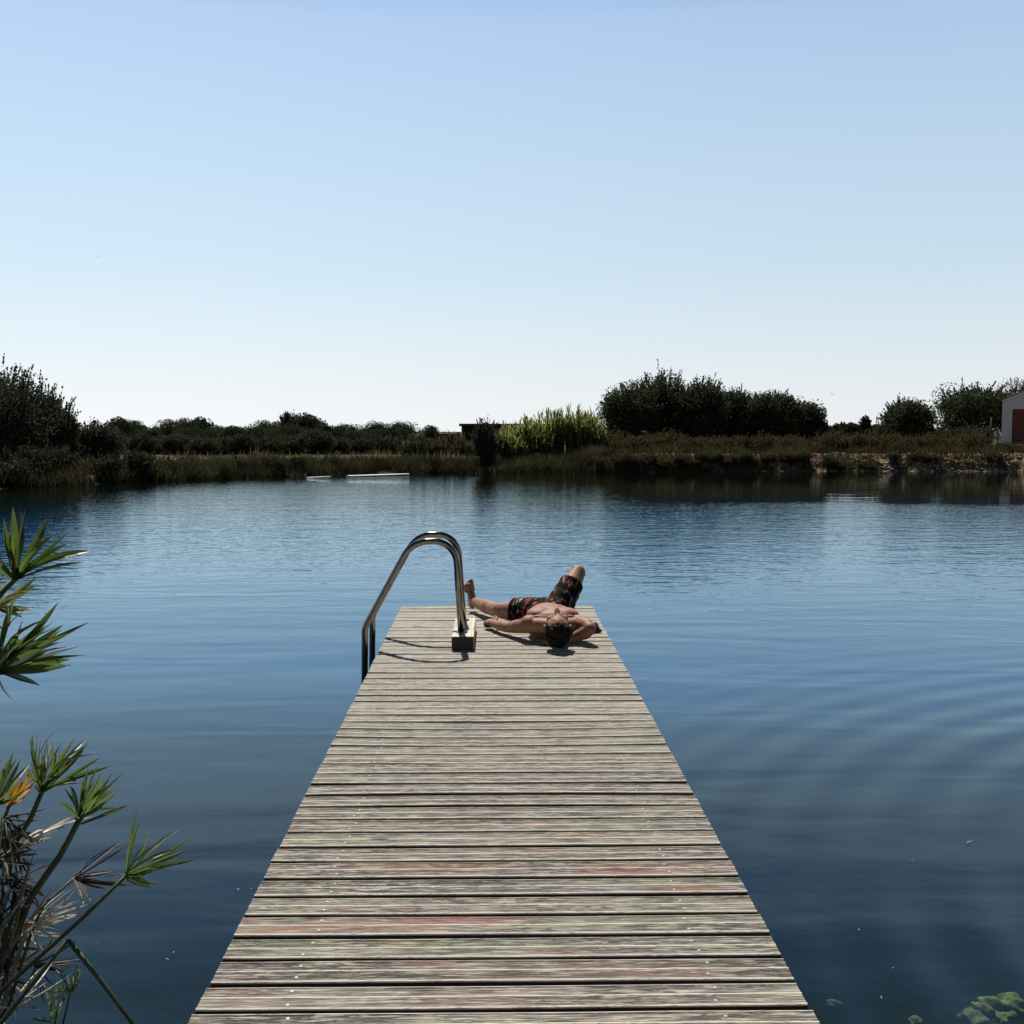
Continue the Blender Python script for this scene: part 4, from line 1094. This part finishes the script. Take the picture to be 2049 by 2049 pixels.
for a_ in ((1982, 2012, .06, (.055, .05, .04), 1.3, 'flat yellow-green rock under water, highest of the lower right group'),
           (2026, 2013, .08, (.075, .06, .05), 2.1, 'broad mossy rock under water at the right edge'),
           (1968, 2022, .05, (.022, .06, .03), 3.7, 'long pale green stone lying aslant under the water'),
           (2025, 2034, .05, (.028, .025, .02), 4.2, 'small bright round stone under the broad mossy rock'),
           (1958, 2042, .09, (.08, .06, .05), 5.5, 'dim brown green rock in the bottom right shallows'),
           (2000, 2046, .08, (.06, .05, .04), 6.5, 'rock between the bottom right stones, cut by the picture edge'),
           (1832, 2046, .10, (.035, .03, .025), 7.5, 'lone small stone nearer the jetty in the shallows'),
           (1672, 2014, .16, (.05, .025, .03), 8.5, 'faint sunken stone just beside the jetty edge')):
    rock(*a_)

# ------------------------------------------------------------------ umbrella sedge in the left foreground
ALONG = []
def blade(P, sh, base, tip, w, rng, shade, sag=.12, fold=.35, nrm=None):
    """one folded leaf: two quads strips from base to tip with a keel"""
    d = tip - base; L = d.length; dn = d.normalized()
    view = (CAMP - base).normalized()
    nrm = Vector((rng.normal(), rng.normal(), rng.normal())) * .9 + Vector((0, -.5, .8))
    side = dn.cross(nrm).normalized(); up = side.cross(dn).normalized()
    N = 6; rows = []; w = w * .66
    for i in range(N + 1):
        u = i / N; c = base + d * u + up * (sag * L * math.sin(math.pi * u) * .5) - Vector((0, 0, 1)) * (sag * L * u * u * .25)
        ww = w * (.45 + .75 * u if u < .35 else .71 + .29 * math.sin(min(1, (u - .35) / .25) * 1.57) if u < .6 else (1.0 - ((u - .6) / .4) ** 1.7)) * .5 + .0004
        rows.append((c - side * ww + up * ww * fold, c, c + side * ww + up * ww * fold))
    for i in range(N):
        for k in (0, 1):
            P += [rows[i][k], rows[i][k + 1], rows[i + 1][k + 1], rows[i + 1][k]]; sh += [shade] * 4; ALONG.extend((i / N, i / N, (i + 1) / N, (i + 1) / N))
def fan(parent, apex, tips, w, mat, seed, Y, extra=6, spread=.05, label=None):
    rng = np.random.default_rng(seed); P = []; sh = []; ALONG.clear()
    ap = at(apex[0], apex[1], Y)
    tt = []
    for (px, py) in tips:
        tt.append(at(px, py, Y + rng.uniform(-.10, .10)))
    for k in range(int(extra * 2.0) + 4):
        a, b = tt[rng.integers(len(tt))], tt[rng.integers(len(tt))]
        q = a.lerp(b, rng.random()); q = ap + (q - ap) * rng.uniform(.65, 1.02) + Vector((rng.normal() * .02, rng.uniform(-.16, .16), rng.normal() * .02)); tt.append(q)
    for q in tt: blade(P, sh, ap + Vector((rng.normal() * .004, rng.normal() * .004, rng.normal() * .004)), q, w * rng.uniform(.8, 1.15), rng, rng.uniform(0, 1), rng.uniform(.0, .09) if rng.random() < .7 else rng.uniform(.1, .3))
    inv = parent.matrix_world.inverted()
    V = np.array([tuple(inv @ p) for p in P])
    o = np_mesh('leaf_fan', V, 4, M[mat], parent, {'shade': sh, 'along': ALONG})
    if label: o['label'] = label
    return o
def stalk(parent, pix, Y, r, mat='stalk', name='stalk', to_root=None, taper=False):
    pts = [at(px, py, Y) for (px, py) in pix]
    if to_root is not None: pts.append(Vector(to_root))
    inv = parent.matrix_world.inverted(); pts = [inv @ p for p in pts]
    # smooth
    mb = MB(); n = len(pts); mb.tube(pts, [r * (.8 + .35 * i / (n - 1)) * (.12 if taper and i == 0 else 1) for i in range(n)], 8)
    return mb.build(name, M[mat], parent, True)
def clump_root(name, x, y, label):
    r = empty(name, (x, y, max(gz(x, y), WZ - .6))); bpy.context.view_layer.update()
    return tag(r, label, 'plant', 'umbrella sedge on the left')
up_root = clump_root('umbrella_sedge', -2.05, 2.75, 'tall umbrella sedge reaching in from the left, with the two upper leaf fans')
lo_root = clump_root('umbrella_sedge', -1.95, 2.45, 'lower umbrella sedge with many green, yellow and dead fans, bottom left')
rx, ry, rz_ = up_root.location; RU = (rx + .03, ry, WZ - .3)
s = stalk(up_root, [(33, 1157), (5, 1185), (-40, 1240), (-130, 1420)], 2.75, .0075, to_root=RU)
fan(up_root, (33, 1157), [(26, 1014), (43, 1022), (51, 1016), (96, 1032), (141, 1061), (136, 1086), (183, 1093), (168, 1122), (8, 1035)], .027, 'sedge', 1, 2.75, 3)
s = stalk(up_root, [(-6, 1345), (-25, 1400), (-110, 1600)], 2.65, .0085, to_root=(RU[0] - .05, RU[1] - .1, RU[2]))
fan(up_root, (-6, 1345), [(65, 1200), (30, 1190), (96, 1226), (130, 1243), (139, 1265), (122, 1282), (137, 1292), (170, 1309), (141, 1318), (142, 1326), (92, 1257), (46, 1238), (26, 1398)], .027, 'sedge', 2, 2.65, 10)
s = stalk(up_root, [(-12, 1215), (-40, 1300), (-120, 1500)], 2.9, .0065, to_root=(RU[0], RU[1] + .1, RU[2]))
fan(up_root, (-12, 1215), [(18, 1160), (47, 1170), (58, 1184), (48, 1220), (10, 1150)], .022, 'cane', 3, 2.9, 4, label='yellow-green sunlit leaf fan')

lx, ly = lo_root.location.x, lo_root.location.y
RL = [(lx + .05 + .12 * math.sin(k * 2.4), ly + .15 * math.cos(k * 1.9), WZ - .35) for k in range(12)]
stalk(lo_root, [(85, 1582), (60, 1640), (0, 1728), (-90, 1860)], 2.95, .0085, to_root=RL[0])
fan(lo_root, (85, 1582), [(65, 1462), (74, 1466), (91, 1470), (104, 1475), (118, 1492), (150, 1475), (173, 1486), (188, 1497), (202, 1512), (222, 1531), (160, 1560)], .0165, 'sedge', 4, 2.95, 10)
stalk(lo_root, [(158, 1642), (120, 1712), (63, 1793), (0, 1932), (-60, 2060)], 2.85, .0100, to_root=RL[1])
fan(lo_root, (158, 1642), [(129, 1576), (142, 1570), (177, 1535), (199, 1525), (208, 1540), (246, 1547), (236, 1582), (259, 1610), (226, 1560), (172, 1560)], .0165, 'sedge', 5, 2.85, 8)
stalk(lo_root, [(251, 1754), (160, 1842), (0, 1985), (-80, 2070)], 2.70, .0060, to_root=RL[2])
fan(lo_root, (251, 1754), [(274, 1612), (285, 1626), (279, 1640), (301, 1654), (328, 1683), (378, 1699), (391, 1716), (350, 1720), (320, 1738)], .0150, 'sedge', 6, 2.70, 6)
stalk(lo_root, [(268, 2052), (200, 1960), (136, 1881)], 2.60, .0055, name='broken_stalk')
stalk(lo_root, [(136, 1881), (70, 1962), (8, 2040), (-60, 2120)], 2.60, .0060, to_root=RL[3])
stalk(lo_root, [(148, 1758), (100, 1800), (60, 1840), (0, 1900)], 2.9, .0040, 'stalk_dry', to_root=RL[4])
fan(lo_root, (148, 1758), [(246, 1683), (260, 1688), (225, 1743), (268, 1770), (250, 1762), (240, 1755), (262, 1748)], .011, 'sedge_dry', 7, 2.9, 3, label='dead brown leaf fan')
stalk(lo_root, [(57, 1847), (20, 1900), (-60, 1990)], 2.8, .0040, 'stalk_dry', to_root=RL[5])
fan(lo_root, (57, 1847), [(183, 1806), (160, 1800), (172, 1820), (150, 1812), (168, 1828)], .010, 'sedge_pale', 8, 2.8, 4, label='bleached white leaf fan')
stalk(lo_root, [(18, 1612), (-10, 1690), (-80, 1850)], 3.0, .0065, to_root=RL[6])
fan(lo_root, (18, 1612), [(70, 1541), (62, 1535), (45, 1560), (72, 1560), (38, 1545)], .017, 'sedge_yellow', 9, 3.0, 5, label='yellow and orange withering leaf fan')
stalk(lo_root, [(-12, 1610), (-50, 1720), (-110, 1900)], 2.8, .0085, to_root=RL[7])
fan(lo_root, (-12, 1610), [(10, 1506), (24, 1512), (41, 1519), (36, 1560), (30, 1590), (-30, 1500)], .018, 'sedge', 10, 2.8, 8)
# dead leaves hanging among the stems
for k, (ap, tips, mt, Yk) in enumerate((((30, 1700), [(40, 1790), (10, 1800), (60, 1760), (55, 1690), (75, 1680)], 'sedge_dry', 2.95), ((5, 1760), [(30, 1880), (60, 1850), (50, 1800), (-20, 1850)], 'sedge_dry', 2.85),
                                      ((40, 1690), [(105, 1674), (98, 1680), (88, 1672)], 'sedge_pale', 2.9), ((0, 1840), [(45, 1940), (20, 1960), (66, 1805), (60, 1930)], 'sedge_dry', 2.9), ((10, 1640), [(50, 1720), (20, 1750), (70, 1690)], 'sedge_dry', 2.9), ((-5, 1720), [(70, 1730), (50, 1770), (66, 1700)], 'sedge_dry', 2.8), ((0, 1900), [(70, 1880), (90, 1900), (60, 1960)], 'sedge_dry', 2.9), ((30, 1760), [(50, 1850), (80, 1840), (20, 1870)], 'sedge_dry', 2.9), ((0, 1690), [(50, 1650), (60, 1668), (40, 1640)], 'sedge', 2.95),
                                      ((48, 1866), [(115, 1856), (128, 1866), (132, 1872)], 'sedge_pale', 3.0), ((70, 1930), [(165, 1928), (150, 1938), (140, 1925)], 'sedge_dry', 2.95), ((25, 2020), [(78, 1990), (60, 2000)], 'sedge_pale', 2.7),
                                      ((-5, 1660), [(30, 1760), (10, 1780), (50, 1740), (60, 1700)], 'sedge_dry', 3.0), ((-5, 1950), [(60, 2000), (40, 2030), (30, 1930)], 'sedge_dry', 3.0))):
    fan(lo_root, ap, tips, .011, mt, 40 + k, Yk, 6 if mt == 'sedge_dry' else 3, label={'sedge': 'small dark green fan', 'sedge_dry': 'dead brown hanging leaves', 'sedge_pale': 'bleached dry leaves', 'sedge_yellow': 'orange dying leaves'}[mt])
# young shoots low on the right of the clump
for k, (ap, tips, ft) in enumerate((((141, 1985), [(151, 1942), (165, 1945), (158, 1960), (130, 1955)], (123, 2060)), ((110, 2042), [(104, 2018), (118, 2022), (98, 2028)], (112, 2070)))):
    stalk(lo_root, [ap, ft], 2.75, .003, to_root=(at(*ft, 2.75).x, 2.75, WZ - .3))
    fan(lo_root, ap, tips, .010, 'sedge', 60 + k, 2.75, 4, label='small young green shoot')
for k in range(10):
    x0 = -30 + k * 12; stalk(lo_root, [(x0 + 20 + 10 * (k % 3), 1700 + 24 * (k % 5)), (x0 - 10, 1850), (x0 - 60, 2010)], 2.75 + .04 * (k % 4), .0045 + .001 * (k % 3), 'stalk' if k % 2 else 'stalk_dry', to_root=RL[k % 12], taper=True)
